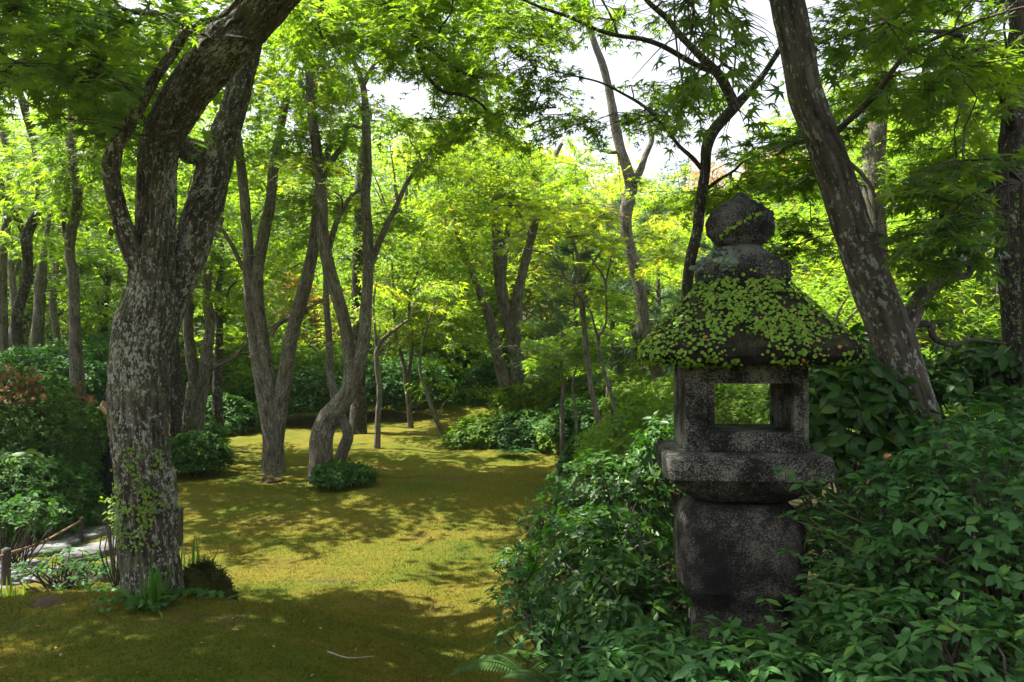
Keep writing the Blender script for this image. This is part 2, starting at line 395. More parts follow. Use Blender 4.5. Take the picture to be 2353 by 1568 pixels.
def simple(name, c, rough=.7, spec=.3):
    m, t = newmat(name); g = t.nodes.new('ShaderNodeNewGeometry'); n = noise(t, g.outputs['Position'], 40, 4)
    col = mix(t, 1.0, c, ramp(t, n, [(.3, (.7, .7, .7)), (.7, (1.25, 1.25, 1.25))]), 'MULTIPLY')
    out(t, principled(t, col, rough, bump(t, n, .3, .004), spec)); return m
WOODP = simple('post_wood', (.06, .05, .042), .9); ROPE = simple('rope_fibre', (.17, .1, .06), .9)
SKIN = simple('skin', (.5, .3, .22), .55); CLOTH = simple('dark_cloth', (.012, .013, .02), .85); HAIR = simple('dark_hair', (.02, .015, .012), .5)
LICH = simple('lichen', (.1, .125, .095), .95); DIRT = simple('red_soil', (.055, .032, .018), .95)

MND2 = simple('dark_roof_moss', (.022, .022, .008), .95, .1)

# ------------------------------------------------------------------ ground
def ss(t): t = np.clip(t, 0, 1); return t * t * (3 - 2 * t)
def path_x(y): return np.interp(y, [0, 5, 6.3, 7, 7.84, 8.9, 10, 12, 16, 30], [-5.8, -4.7, -3.95, -3.75, -3.95, -4.4, -5.0, -6.1, -8.6, -16])
def H(x, y):
    x = np.asarray(x, float); y = np.asarray(y, float)
    z = .2 * ss((y - 6) / 4) + .15 * ss((y - 10) / 5)
    z = z + .45 * ss((y - 15) / 5) * ss((x + 7) / 5) + np.maximum(0, y - 20) * .05 + np.maximum(0, y - 26) * .12
    z = z + np.maximum(0, y - 24) * .06 * ss((x - 2) / 14)
    px_ = path_x(y); tr = (1 - ss((x - px_ - .44) / .3))
    z = z * (1 - tr * (1 - ss((y - 15) / 6)) * .9) - .15 * tr * (1 - ss((y - 14) / 5))
    z = z + .25 * ss((px_ - .9 - x) / 1.6) * (1 - ss((y - 15) / 5))
    d = np.sqrt(((x + 2.2) / 2.2) ** 2 + ((y - 3.6) / 1.75) ** 2)
    z = z + .28 * (1 - ss((d - .45) / .6))
    xb = -.15 + .13 * np.maximum(0, y - 5.4)
    z = z + (.42 * (1 - ss((y - 6) / 5)) + .12) * ss((x - xb + .15) / 1.15) * (1 - ss((y - 17) / 4))
    q = np.stack([x, y, 0 * x], -1).reshape(-1, 3)
    n = (fbm(q * .9, 3, 3) - .45) * .12 + (fbm(q * 3.5, 3, 8) - .45) * .045
    return z + n.reshape(x.shape)
def Hs(x, y): return float(H(np.array([x]), np.array([y]))[0])
def build_ground():
    xs = np.concatenate([np.linspace(-70, -12, 30)[:-1], np.linspace(-12, -5, 50)[:-1], np.linspace(-5, 1.6, 190)[:-1], np.linspace(1.6, 10, 50)[:-1], np.linspace(10, 70, 30)])
    ys = np.concatenate([np.linspace(-20, 2.4, 20)[:-1], np.linspace(2.4, 7, 170)[:-1], np.linspace(7, 18, 170)[:-1], np.linspace(18, 110, 70)])
    XX, YY = np.meshgrid(xs, ys); q = np.stack([XX, YY, 0 * XX], -1).reshape(-1, 3)
    Z = H(XX, YY) + ((vnoise(q * 28, 4) - .5) * .014 + (vnoise(q * 60, 14) - .5) * .006).reshape(XX.shape) * (YY < 12)
    V = np.stack([XX, YY, Z], -1).reshape(-1, 3); nx = len(xs)
    i = np.arange(len(ys) - 1)[:, None] * nx + np.arange(nx - 1)[None]
    Q = np.stack([i, i + 1, i + nx + 1, i + nx], -1).reshape(-1, 4)
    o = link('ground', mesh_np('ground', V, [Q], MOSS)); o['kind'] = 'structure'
build_ground()
def build_moss():
    n = 110000; u = RNG.rand(n)
    y = 2.6 + 7.5 * u ** 1.7; x = RNG.uniform(-.68, .12, n) * y
    keep = (x > path_x(y) + 1.0) & (x < -.05 + .13 * np.maximum(0, y - 5.4)); x, y = x[keep], y[keep]
    pos = np.stack([x, y, H(x, y) - .002], 1); k = len(x)
    d = np.stack([RNG.normal(0, .45, k), RNG.normal(0, .45, k), np.ones(k)], 1)
    nn = np.stack([RNG.normal(0, 1, k), RNG.normal(-.6, 1, k), .2 * np.ones(k)], 1)
    mb = MB(); scatter(mb, (TUFT[0] * np.array([2.2, 1, 1]), TUFT[1]), pos, d, nn, RNG.uniform(.008, .02, k) * (1 + y * .03))
    o = mb.build('moss', MOSSB); tag(o, None, None, None, 'stuff')
build_moss()

# ------------------------------------------------------------------ stone lantern
LX, LY, LROT = .9, 3.2, rad(-6)
lantern = empty('stone_lantern', (LX, LY, Hs(LX, LY) - .02), 'old dark stone lantern with creeper covered roof among the shrubs', 'lantern')
LO = np.array(lantern.location)
def sq_rings(rings, nseg=72, p=5, bumpy=0.0, seed=1, rot=LROT, sub=.02, bfreq=14, ox=0.0):
    """rings: (half width, z[, exponent]) stacked and resampled; returns a closed mesh block"""
    R = [np.array([r[0], r[1], r[2] if len(r) > 2 else p]) for r in rings]; out_ = []
    for a, b in zip(R[:-1], R[1:]):
        L = np.linalg.norm((b - a)[:2]); n = max(1, int(L / sub)); ts = sorted(set([k / n for k in range(n)] + ([.0035 / L, 1 - .0035 / L] if L > .02 else []))); out_ += [a + (b - a) * q for q in ts]
    out_.append(R[-1]); R = np.array(out_)
    th = np.linspace(0, 2 * np.pi, nseg, endpoint=False) + np.pi / nseg; th = th + (.16 * np.sin(4 * th) if p >= 5 and rings[2][0] > .1 else 0)
    c, s = np.cos(th), np.sin(th); V = []
    for a, z, e in R:
        k = (np.abs(c) ** e + np.abs(s) ** e) ** (-1 / e); V.append(np.stack([c * k * a, s * k * a, np.full(nseg, z)], 1))
    V = np.vstack(V); cr, sr = math.cos(rot), math.sin(rot)
    if bumpy:
        ctr = np.stack([V[:, 0] * .0, V[:, 1] * 0, V[:, 2]], 1); dn = nrm(V - ctr)
        V = V + dn * ((fbm(V * bfreq + seed * 5, 4, seed) - .47) * 2 * bumpy)[:, None]
    V = np.stack([V[:, 0] * cr - V[:, 1] * sr + LX, V[:, 0] * sr + V[:, 1] * cr + LY, V[:, 2]], 1); V[:, 0] += ox
    m = len(R); i = np.arange(m - 1)[:, None] * nseg; j = np.arange(nseg)[None]; k = (j + 1) % nseg
    Q = np.stack([i + j, i + k, i + nseg + k, i + nseg + j], -1).reshape(-1, 4)
    V = np.vstack([V, V[:nseg].mean(0)[None], V[-nseg:].mean(0)[None]]); jj = np.arange(nseg); b = (m - 1) * nseg
    T = np.vstack([np.stack([(jj + 1) % nseg, jj, np.full(nseg, len(V) - 2)], 1), np.stack([b + jj, b + (jj + 1) % nseg, np.full(nseg, len(V) - 1)], 1)])
    return V, Q, T
def sq_part(name, mat, rings, **k):
    V, Q, T = sq_rings(rings, **k); mb = MB(); mb.add(V, Q); mb.extend_same(T); return mb.build(name, mat, lantern, LO)
sq_part('base_column', STD, [(.0, .38, 3), (.2, .38, 3), (.195, .6, 3), (.19, .655, 3), (.202, .68, 3), (.232, .73, 3.4), (.245, .83, 3.6), (.246, .92, 3.6), (.24, .98, 3.4), (.215, 1.03, 3), (.18, 1.055, 3), (.0, 1.058, 3)], bumpy=.02, seed=3, bfreq=9)
sq_part('platform', ST, [(.0, 1.06, 4), (.165, 1.062, 4), (.195, 1.075, 5), (.245, 1.108, 8), (.284, 1.15, 14), (.288, 1.158, 20), (.3, 1.162, 26), (.302, 1.236, 26), (.292, 1.25, 26), (.24, 1.26, 26), (.0, 1.262, 12)], bumpy=.005, seed=5, nseg=160)
def chamber():
    import bmesh
    def box(cx_, cy_, cz_, sx_, sy_, sz_, bev=0):
        bm = bmesh.new(); bmesh.ops.create_cube(bm, size=1, matrix=Matrix.Translation((cx_, cy_, cz_)) @ Matrix.Diagonal((sx_, sy_, sz_, 1)))
        if bev: bmesh.ops.bevel(bm, geom=bm.edges[:], offset=bev, segments=3, affect='EDGES', profile=.6)
        me = bpy.data.meshes.new('block'); bm.to_mesh(me); bm.free(); return bpy.data.objects.new('block', me)
    z0, z1 = 1.258, 1.60; zc = (z0 + z1) / 2; W = .452
    body = box(0, 0, zc, W, W, z1 - z0, .012); COL.objects.link(body)
    cuts = [box(.03, 0, (1.332 + 1.515) / 2, .29, .7, .183),                       # window right through
            box(.03, -W / 2, (1.305 + 1.54) / 2, .35, .03, .235), box(.03, W / 2, (1.305 + 1.54) / 2, .35, .03, .235),
            box(.0, 0, (1.332 + 1.515) / 2, .36, .34, .18)]
    # crescent openings in the side faces
    for sx_ in (-1, 1):
        bm = bmesh.new(); n = 14; ring = []
        for k in range(n + 1): a = -math.pi / 2 + math.pi * k / n; ring.append((math.cos(a) * .075 - .01, math.sin(a) * .11))
        for k in range(n - 1, 0, -1): a = -math.pi / 2 + math.pi * k / n; ring.append((math.cos(a) * .03 - .01, math.sin(a) * .11))
        vs_ = [bm.verts.new((sx_ * (W / 2 - .05), y, 1.43 + z)) for y, z in ring]; f = bm.faces.new(vs_)
        r = bmesh.ops.extrude_face_region(bm, geom=[f]); bmesh.ops.translate(bm, vec=(sx_ * .2, 0, 0), verts=[e for e in r['geom'] if isinstance(e, bmesh.types.BMVert)])
        bmesh.ops.recalc_face_normals(bm, faces=bm.faces[:]); me = bpy.data.meshes.new('moon'); bm.to_mesh(me); bm.free(); cuts.append(bpy.data.objects.new('moon', me))
    for c in cuts:
        COL.objects.link(c); m = body.modifiers.new('b', 'BOOLEAN'); m.operation = 'DIFFERENCE'; m.object = c; m.solver = 'EXACT'
    dg = bpy.context.evaluated_depsgraph_get(); me = bpy.data.meshes.new_from_object(body.evaluated_get(dg))
    bm = bmesh.new(); bm.from_mesh(me); bmesh.ops.triangulate(bm, faces=[f for f in bm.faces if len(f.verts) > 4])
    R = Matrix.Translation((LX - LO[0], LY - LO[1], -LO[2])) @ Matrix.Rotation(LROT, 4, 'Z'); bm.transform(R); bm.to_mesh(me); bm.free()
    me.materials.clear(); me.materials.append(ST)
    for c in cuts + [body]: bpy.data.objects.remove(c)
    o = link('lamp_chamber', me, lantern)
chamber()
ROOF = [(.0, 1.595, 3), (.2, 1.592, 4), (.36, 1.586, 5), (.385, 1.594, 5), (.403, 1.618, 5), (.4, 1.648, 5), (.364, 1.69, 4.5), (.292, 1.765, 4.5), (.232, 1.83, 4.5), (.192, 1.872, 4.5), (.162, 1.905, 4.5), (.0, 1.91, 4.5)]
sq_part('roof', STR, ROOF, bumpy=.017, seed=7, nseg=120, sub=.012, bfreq=11, ox=.02)
sq_part('roof_pedestal', STF, [(.0, 1.89, 6), (.156, 1.895, 7), (.164, 1.91, 14), (.166, 1.966, 14), (.163, 1.975, 12), (.14, 1.993, 9), (.114, 2.018, 6), (.088, 2.045, 3), (.08, 2.06, 2.4), (.0, 2.062, 2)], bumpy=.008, seed=9, sub=.01, nseg=120, ox=.02)
sq_part('finial', STF, [(.0, 2.05, 2), (.07, 2.056, 2), (.1, 2.074, 2.2), (.124, 2.108, 2.3), (.133, 2.14, 2.2), (.13, 2.17, 2.1), (.117, 2.197, 2), (.094, 2.22, 2), (.064, 2.24, 2), (.04, 2.253, 2), (.03, 2.264, 2), (.02, 2.276, 2), (.0, 2.283, 2)], bumpy=.02, seed=11, sub=.008, bfreq=26, nseg=60, ox=.02)
# lichen rosette and moss on the lantern
def lichen():
    n = 420; a = RNG.uniform(-2.75, -.95, n); pos = []; nor = []
    for t in a:
        r = RNG.uniform(.085, .155); z = 2.035 - (r - .085) * .9 + RNG.normal(0, .004)
        if RNG.rand() < .25: r = .165; z = RNG.uniform(1.95, 1.985)
        th = -2.35 + (t + 1.85) * .55; pos.append((LX + math.cos(th) * r * 1.12, LY + math.sin(th) * r * 1.12, z)); nor.append((math.cos(th) * .7, math.sin(th) * .7, .7))
    pos = np.array(pos); nor = nrm(np.array(nor) + RNG.normal(0, .3, (n, 3))); d = np.cross(nor, RNG.normal(0, 1, (n, 3)))
    mb = MB(); scatter(mb, DISC, pos, d, nor, RNG.uniform(.012, .03, n))
    o = mb.build('lichen', LICH, lantern, LO); o['kind'] = 'stuff'
lichen()
def surf_points(rings, n, fx, kmin=2, kmax=-1, seed=1):
    """random points on a squarish ring surface: angle from fx(u), returns pos, normal"""
    R = np.array([(r[0], r[1], r[2] if len(r) > 2 else 5) for r in rings])[kmin:kmax]
    L = np.concatenate([[0], np.cumsum(np.linalg.norm(np.diff(R[:, :2], axis=0), axis=1) * (R[:-1, 0] + .05))]); t = RNG.rand(n) * L[-1]
    a = np.interp(t, L, R[:, 0]); z = np.interp(t, L, R[:, 1]); e = np.interp(t, L, R[:, 2]); th = fx(n)
    def pt(a, z, e, th):
        c, s = np.cos(th), np.sin(th); k = (np.abs(c) ** e + np.abs(s) ** e) ** (-1 / e); x = c * k * a; y = s * k * a
        cr, sr = math.cos(LROT), math.sin(LROT); return np.stack([x * cr - y * sr + LX + .02, x * sr + y * cr + LY, z], 1)
    p = pt(a, z, e, th); t2 = np.clip(t + .004, 0, L[-1]); p2 = pt(np.interp(t2, L, R[:, 0]), np.interp(t2, L, R[:, 1]), e, th); p3 = pt(a, z, e, th + .02)
    nn = nrm(np.cross(p3 - p, p2 - p)); flip = np.sum(nn * (p - np.array([LX, LY, 1.6])), 1) < 0; nn[flip] *= -1
    return p, nn
def creeper():
    root = empty('creeper', (LX, LY, 1.7), 'round-leaved creeper spreading over the roof of the stone lantern', 'plant')
    p, nn = surf_points(ROOF, 7500, lambda n: RNG.uniform(-math.pi, 0.15, n), 2, -1)
    clump = fbm(p * 7.5, 3, 21) + .35 * fbm(p * 26, 2, 5); side = (p[:, 0] - LX) * .25
    q = .8 * fbm(p * 6, 3, 21) + .9 * (1 - np.abs(2 * vnoise(p * 17, 5) - 1)) * .5 + RNG.normal(0, .1, len(p)) - side * .6; keep = q > np.quantile(q, .36); p, nn = p[keep][:3300], nn[keep][:3300]
    q, mm = surf_points([(.163, 1.9, 8), (.163, 1.97, 8), (.157, 1.985, 7)], 60, lambda n: RNG.uniform(-2.6, -.2, n), 0, 3)
    th = np.linspace(0, 1, 26); fz = 2.085 + .09 * th + RNG.normal(0, .006, 26); fa = -2.5 + 1.25 * th + RNG.normal(0, .05, 26)
    fr = np.interp(fz, [2.056, 2.108, 2.14, 2.19], [.085, .13, .137, .12]); fp = np.stack([LX + .02 + np.cos(fa) * fr, LY + np.sin(fa) * fr, fz], 1); fn = np.stack([np.cos(fa), np.sin(fa), 0 * fa], 1)
    p = np.vstack([p, q, fp]); nn = np.vstack([nn, mm, fn]); n = len(p)
    nor = nrm(nn + RNG.normal(0, .28, (n, 3))); d = nrm(np.cross(nor, RNG.normal(0, 1, (n, 3))))
    size = RNG.uniform(.006, .0175, n); pos = p + nn * .012 - d * size[:, None] * .5
    leaves('leaves', 'disc', DISC, L_CREEP, pos, d, nor, size, root, np.array(root.location), 300)
    # short dark moss fuzz
    p, nn = surf_points(ROOF, 5000, lambda n: RNG.uniform(-math.pi, math.pi, n), 1, -1)
    mb = MB(); scatter(mb, TUFT, p - nn * .002, nrm(nn + RNG.normal(0, .5, p.shape)), nrm(RNG.normal(0, 1, p.shape)), RNG.uniform(.008, .028, len(p)))
    o = mb.build('roof_moss', MND2, lantern, LO); o['kind'] = 'stuff'
creeper()

# ------------------------------------------------------------------ stone path
path = empty('path', (path_x(6), 6, -.2), None, None, None, 'structure')
def slab(cx_, cy_, lx, ly, rot, seed, zz=None, th=.09):
    n = 22; a = np.linspace(0, 2 * np.pi, n, endpoint=False); c, s = np.cos(a), np.sin(a); e = 5
    k = (np.abs(c) ** e + np.abs(s) ** e) ** (-1 / e) * (1 + (vnoise(np.stack([c * 1.7 + seed * 7, s * 1.7, 0 * a], 1), seed) - .5) * .34)
    x = c * k * lx / 2; y = s * k * ly / 2; cr, sr = math.cos(rot), math.sin(rot); x, y = x * cr - y * sr, x * sr + y * cr
    z0 = (Hs(cx_, cy_) + .045) if zz is None else zz; V = []
    for f, dz in ((1.0, -th), (1.0, -.015), (.97, 0), (.5, .004)):
        V.append(np.stack([x * f + cx_, y * f + cy_, z0 + dz + (vnoise(np.stack([x * 4 * f + seed, y * 4 * f, 0 * x], 1), 3) - .5) * .02 * (dz > -.05)], 1))
    V = np.vstack(V + [np.array([[cx_, cy_, z0 + .004]])]); m = 4
    i = np.arange(m - 1)[:, None] * n; j = np.arange(n)[None]; kk = (j + 1) % n
    Q = np.stack([i + j, i + kk, i + n + kk, i + n + j], -1).reshape(-1, 4); jj = np.arange(n)
    mb = MB(); mb.add(V, Q); mb.extend_same(np.stack([(m - 1) * n + jj, (m - 1) * n + (jj + 1) % n, np.full(n, len(V) - 1)], 1))
    return mb.build('stone', PAV, path, np.array(path.location))
k = 0; yy = 5.2
while yy < 16:
    xc = float(path_x(yy)); k += 1
    if yy < 8.2:
        d = .62 + .12 * RNG.rand(); nn_ = 2 if k % 2 else 3
        for q in range(nn_):
            slab(xc + (q - (nn_ - 1) / 2) * (1.25 / nn_) + RNG.normal(0, .04), yy + RNG.normal(0, .07), 1.0 / nn_, d * .84, RNG.normal(0, .18), k * 5 + q)
    else:
        d = .34 + .14 * RNG.rand(); slab(xc + RNG.normal(0, .06), yy, .85 + .3 * RNG.rand(), d * .84, RNG.normal(0, .05), k * 5)
    yy += d
# rope fence by the path
fence = empty('rope_fence', (-4.1, 5.2, -.1), 'low rope fence on dark wooden posts at the left of the stone path', 'fence')
FO = np.array(fence.location)
def post(px, pytop, pybot, D, wpx, parent, o_):
    r = wpx / F * D / 2; b = P(px, pybot, D); t_ = P(px, pytop, D); mb = MB()
    tube(mb, [(b[0], b[1], b[2] - .15, r * 1.05), (b[0], b[1], (b[2] + t_[2]) / 2, r), (t_[0] + .005, t_[1], t_[2], r * .95)], 12, .05, .12, .0, int(px)); mb.build('post', WOODP, parent, o_, attr=True); return t_
pa = post(13, 1262, 1345, 6.1, 20, fence, FO); pb = post(186, 1190, 1252, 7.6, 9, fence, FO)
pe = P(-130, 1330, 5.2)
mb = MB(); tube(mb, [(*pe, .011), (*((pe + pa) / 2 - [0, 0, .03]), .011), (pa[0], pa[1] - .03, pa[2] - .04, .011), (*((pa * .6 + pb * .4) - [0, 0, .07]), .011), (*((pa * .25 + pb * .75) - [0, 0, .05]), .011), (pb[0], pb[1] - .02, pb[2] - .03, .011)], 8, .06, .1)
mb.build('rope', ROPE, fence, FO, attr=True)
f2 = empty('path_post', P(68, 1385, 5.9), 'short dark post at the right edge of the stone path', 'post')
post(68, 1335, 1388, 5.9, 20, f2, np.array(f2.location))
f3 = empty('lawn_post', P(416, 1235, 6.9), 'thin dark post showing behind the right edge of the big lichened trunk', 'post')
post(414, 1167, 1235, 6.9, 13, f3, np.array(f3.location))
f4 = MB(); c_ = P(68, 1345, 5.85)
tube(f4, [(*P(112, 1395, 5.6), .008), (*P(100, 1372, 5.7), .008), (*P(72, 1362, 5.8), .008), (*P(30, 1400, 5.7), .02), (*P(-20, 1420, 5.6), .02)], 8, .05, .1)
tag(f4.build('fallen_branch', B_TWIG, attr=True), 'bent grey branch lying against the short post by the path', 'branch')

# ------------------------------------------------------------------ rocks and mounds
def rock(name, cx_, cy_, rx, ry, rz, mat, label, cat, seed, sink=.25, fuzz=0):
    n = 40; m = 22; th = np.linspace(0, 2 * np.pi, n, endpoint=False); ph = np.linspace(-.4, np.pi / 2, m)
    V = np.array([(math.cos(p) * math.cos(t), math.cos(p) * math.sin(t), math.sin(p)) for p in ph for t in th])
    r = 1 + (fbm(V * 1.6 + seed, 4, seed) - .47) * .9; V = V * r[:, None] * np.array([rx, ry, rz]); z0 = Hs(cx_, cy_)
    i = np.arange(m - 1)[:, None] * n; j = np.arange(n)[None]; k = (j + 1) % n
    Q = np.stack([i + j, i + k, i + n + k, i + n + j], -1).reshape(-1, 4); W = V + np.array([0, 0, -sink * rz])
    mb = MB(); mb.add(W, Q); o = mb.build(name, mat); o.location = (cx_, cy_, z0); tag(o, label, cat)
    if fuzz:
        idx = RNG.randint(0, len(W), fuzz); p = W[idx] + RNG.normal(0, .012, (fuzz, 3)); keep = p[:, 2] > -.01; p = p[keep]; nn = nrm(p / np.array([rx, ry, rz]) ** 2)
        mb = MB(); scatter(mb, (TUFT[0] * np.array([2, 1, 1]), TUFT[1]), p, nrm(nn + RNG.normal(0, .5, p.shape)), RNG.normal(0, 1, p.shape), RNG.uniform(.012, .03, len(p))); f = mb.build('moss_fuzz', MND, o); f['kind'] = 'stuff'
    return o
MND = simple('mound_moss', (.042, .048, .011), .95, .1)
rock('mossy_mound', X(470, 4.8), 4.8, .19, .2, .25, MND, 'rounded mossy hump at the foot of the big lichened trunk', 'mound', 2, fuzz=5000)
rock('anthill', X(628, 9.4), 9.4, .14, .12, .06, DIRT, 'tiny brown earth heap on the moss in front of the three-stemmed maple', 'mound', 5)
rock('mossy_rock', X(1305, 9.6), 9.6, .17, .2, .2, ROCK, 'dark mossy boulder at the right edge of the moss lawn', 'rock', 4, fuzz=2500)
rock('pale_rock', X(1352, 9.7), 9.7, .1, .1, .17, PAV, 'small pale stone tucked beside the dark mossy boulder', 'rock', 9)
rock('path_rock', X(225, 6.0), 6.0, .36, .2, .15, ROCK, 'long grey boulder bordering the path left of the big lichened trunk', 'rock', 12)
rock('red_soil_patch', X(135, 4.35), 4.35, .2, .13, .03, DIRT, 'bare reddish soil patch on the left mossy mound', 'soil', 14, .6)

# ------------------------------------------------------------------ the person half hidden behind the trunk
def person():
    D = 9.6; x0 = X(298, D); z0 = Hs(x0, D) + .03
    root = empty('person', (x0, D, z0), 'person in a long dark dress walking behind the big lichened trunk', 'person')
    J = {'pelvis': (0, 0, .93, .12), 'waist': (0, 0, 1.08, .105), 'chest': (0, -.01, 1.28, .125), 'neckb': (0, 0, 1.43, .06), 'neck': (0, 0, 1.49, .048), 'head0': (0, -.01, 1.56, .075), 'head1': (0, -.015, 1.63, .088), 'head2': (0, -.01, 1.7, .06),
         'shl': (-.16, 0, 1.39, .055), 'ell': (-.3, -.05, 1.13, .04), 'wrl': (-.13, -.2, 1.02, .026), 'hal': (-.07, -.22, 1.02, .02),
         'shr': (.16, 0, 1.39, .055), 'elr': (.33, .02, 1.13, .04), 'wrr': (.49, -.03, .93, .027), 'har': (.5, -.05, .88, .022),
         'hpl': (-.09, 0, .88, .09), 'knl': (-.09, -.02, .48, .055), 'anl': (-.09, .02, .08, .035), 'tol': (-.1, -.13, .03, .03),
         'hpr': (.09, 0, .88, .09), 'knr': (.09, -.04, .48, .055), 'anr': (.09, .04, .08, .035), 'tor': (.1, -.1, .03, .03)}
    for s, wr, b in (('l', 'hal', (.028, -.015, -.005)), ('r', 'har', (.003, -.012, -.032))):
        hx = J[wr]
        for i in range(4):
            o = (i - 1.5) * .013; L = (1.0, 1.15, 1.2, .95)[i]
            off = (b[0] * 1, b[1] + (o if s == 'r' else 0), b[2] + (o if s == 'l' else 0))
            J['f%s%d' % (s, i)] = (hx[0] + off[0] * L, hx[1] + off[1] * L, hx[2] + off[2] * L, .008); J['g%s%d' % (s, i)] = (hx[0] + off[0] * 2 * L, hx[1] + off[1] * 2 * L - .006, hx[2] + off[2] * 2 * L, .0065)
        J['t%s' % s] = (hx[0] + (.012 if s == 'l' else -.004), hx[1] - .026, hx[2] + (.02 if s == 'l' else -.012), .008)
    E = [('pelvis', 'waist'), ('waist', 'chest'), ('chest', 'neckb'), ('neckb', 'neck'), ('neck', 'head0'), ('head0', 'head1'), ('head1', 'head2')]
    for s in 'lr':
        E += [('chest', 'sh' + s), ('sh' + s, 'el' + s), ('el' + s, 'wr' + s), ('wr' + s, 'ha' + s), ('pelvis', 'hp' + s), ('hp' + s, 'kn' + s), ('kn' + s, 'an' + s), ('an' + s, 'to' + s), ('wr' + s, 't' + s)]
        for i in range(4): E += [('ha' + s, 'f%s%d' % (s, i)), ('f%s%d' % (s, i), 'g%s%d' % (s, i))]
    ks = list(J); me = bpy.data.meshes.new('body'); me.from_pydata([J[k][:3] for k in ks], [(ks.index(a), ks.index(b)) for a, b in E], [])
    o = link('body', me); o.modifiers.new('s', 'SKIN'); su = o.modifiers.new('u', 'SUBSURF'); su.levels = 2; su.render_levels = 2
    for k, v in zip(ks, me.skin_vertices[0].data): v.radius = (J[k][3], J[k][3]); v.use_root = (k == 'pelvis')
    m2 = bpy.data.meshes.new_from_object(o.evaluated_get(bpy.context.evaluated_depsgraph_get())); bpy.data.objects.remove(o)
    m2.materials.clear(); m2.materials.append(SKIN); m2.polygons.foreach_set('use_smooth', [True] * len(m2.polygons)); link('body', m2, root)
    def lathe(name, prof, mat, n=48, fold=.0, sy=.75):
        V = []
        for r, z, f in prof:
            for t in np.linspace(0, 2 * np.pi, n, endpoint=False): q = r * (1 + f * math.sin(t * 9 + z * 2)); V.append((q * math.cos(t), q * sy * math.sin(t), z))
        m = len(prof); i = np.arange(m - 1)[:, None] * n; j = np.arange(n)[None]; k = (j + 1) % n
        mb = MB(); mb.add(np.array(V), np.stack([i + j, i + k, i + n + k, i + n + j], -1).reshape(-1, 4)); return mb.build(name, mat, root)
    lathe('dress', [(.42, .07, .08), (.36, .3, .07), (.29, .6, .05), (.215, .9, .02), (.165, 1.06, .0), (.175, 1.2, 0), (.2, 1.32, 0), (.19, 1.4, 0), (.12, 1.45, 0), (.07, 1.47, 0)], CLOTH)
    mb = MB()
    for s in (-1, 1): tube(mb, [(s * .1, 0, 1.39, .07), (s * .17, 0, 1.38, .07), (s * .235, -.02, 1.25, .058), (s * .255, -.025, 1.21, .058)], 16, .03)
    mb.build('sleeves', CLOTH, root)
    V = []; n = 32
    for ph in np.linspace(-.9, np.pi / 2, 14):
        for t in np.linspace(0, 2 * np.pi, n, endpoint=False): V.append((.108 * math.cos(ph) * math.cos(t), .03 + .115 * math.cos(ph) * math.sin(t) + (.03 if math.sin(t) < -.3 and ph < .55 else 0) * 2.4, 1.655 + .115 * math.sin(ph)))
    i = np.arange(13)[:, None] * n; j = np.arange(n)[None]; k = (j + 1) % n; mb = MB(); mb.add(np.array(V), np.stack([i + j, i + k, i + n + k, i + n + j], -1).reshape(-1, 4)); mb.build('hair', HAIR, root)
    face = MB()
    def blob(x, y, z, rx, ry, rz):
        a = [(x + rx * math.cos(p) * math.cos(t), y + ry * math.cos(p) * math.sin(t), z + rz * math.sin(p)) for p in np.linspace(-1.5, 1.5, 7) for t in np.linspace(0, 2 * np.pi, 10, endpoint=False)]
        i = np.arange(6)[:, None] * 10; j = np.arange(10)[None]; k = (j + 1) % 10; face.add(np.array(a), np.stack([i + j, i + k, i + 10 + k, i + 10 + j], -1).reshape(-1, 4))
    for q in ((-.085, 0, 1.62, .01, .02, .03), (.085, 0, 1.62, .01, .02, .03), (0, -.1, 1.615, .012, .02, .02)): blob(*q)
    face.build('ears_and_nose', SKIN, root)
    face = MB(); blob(-.03, -.088, 1.64, .012, .008, .006); blob(.03, -.088, 1.64, .012, .008, .006); face.build('eyes', HAIR, root)
    face = MB(); blob(0, -.092, 1.58, .022, .008, .006); face.build('mouth', simple('lips', (.4, .12, .1), .5), root)
person()

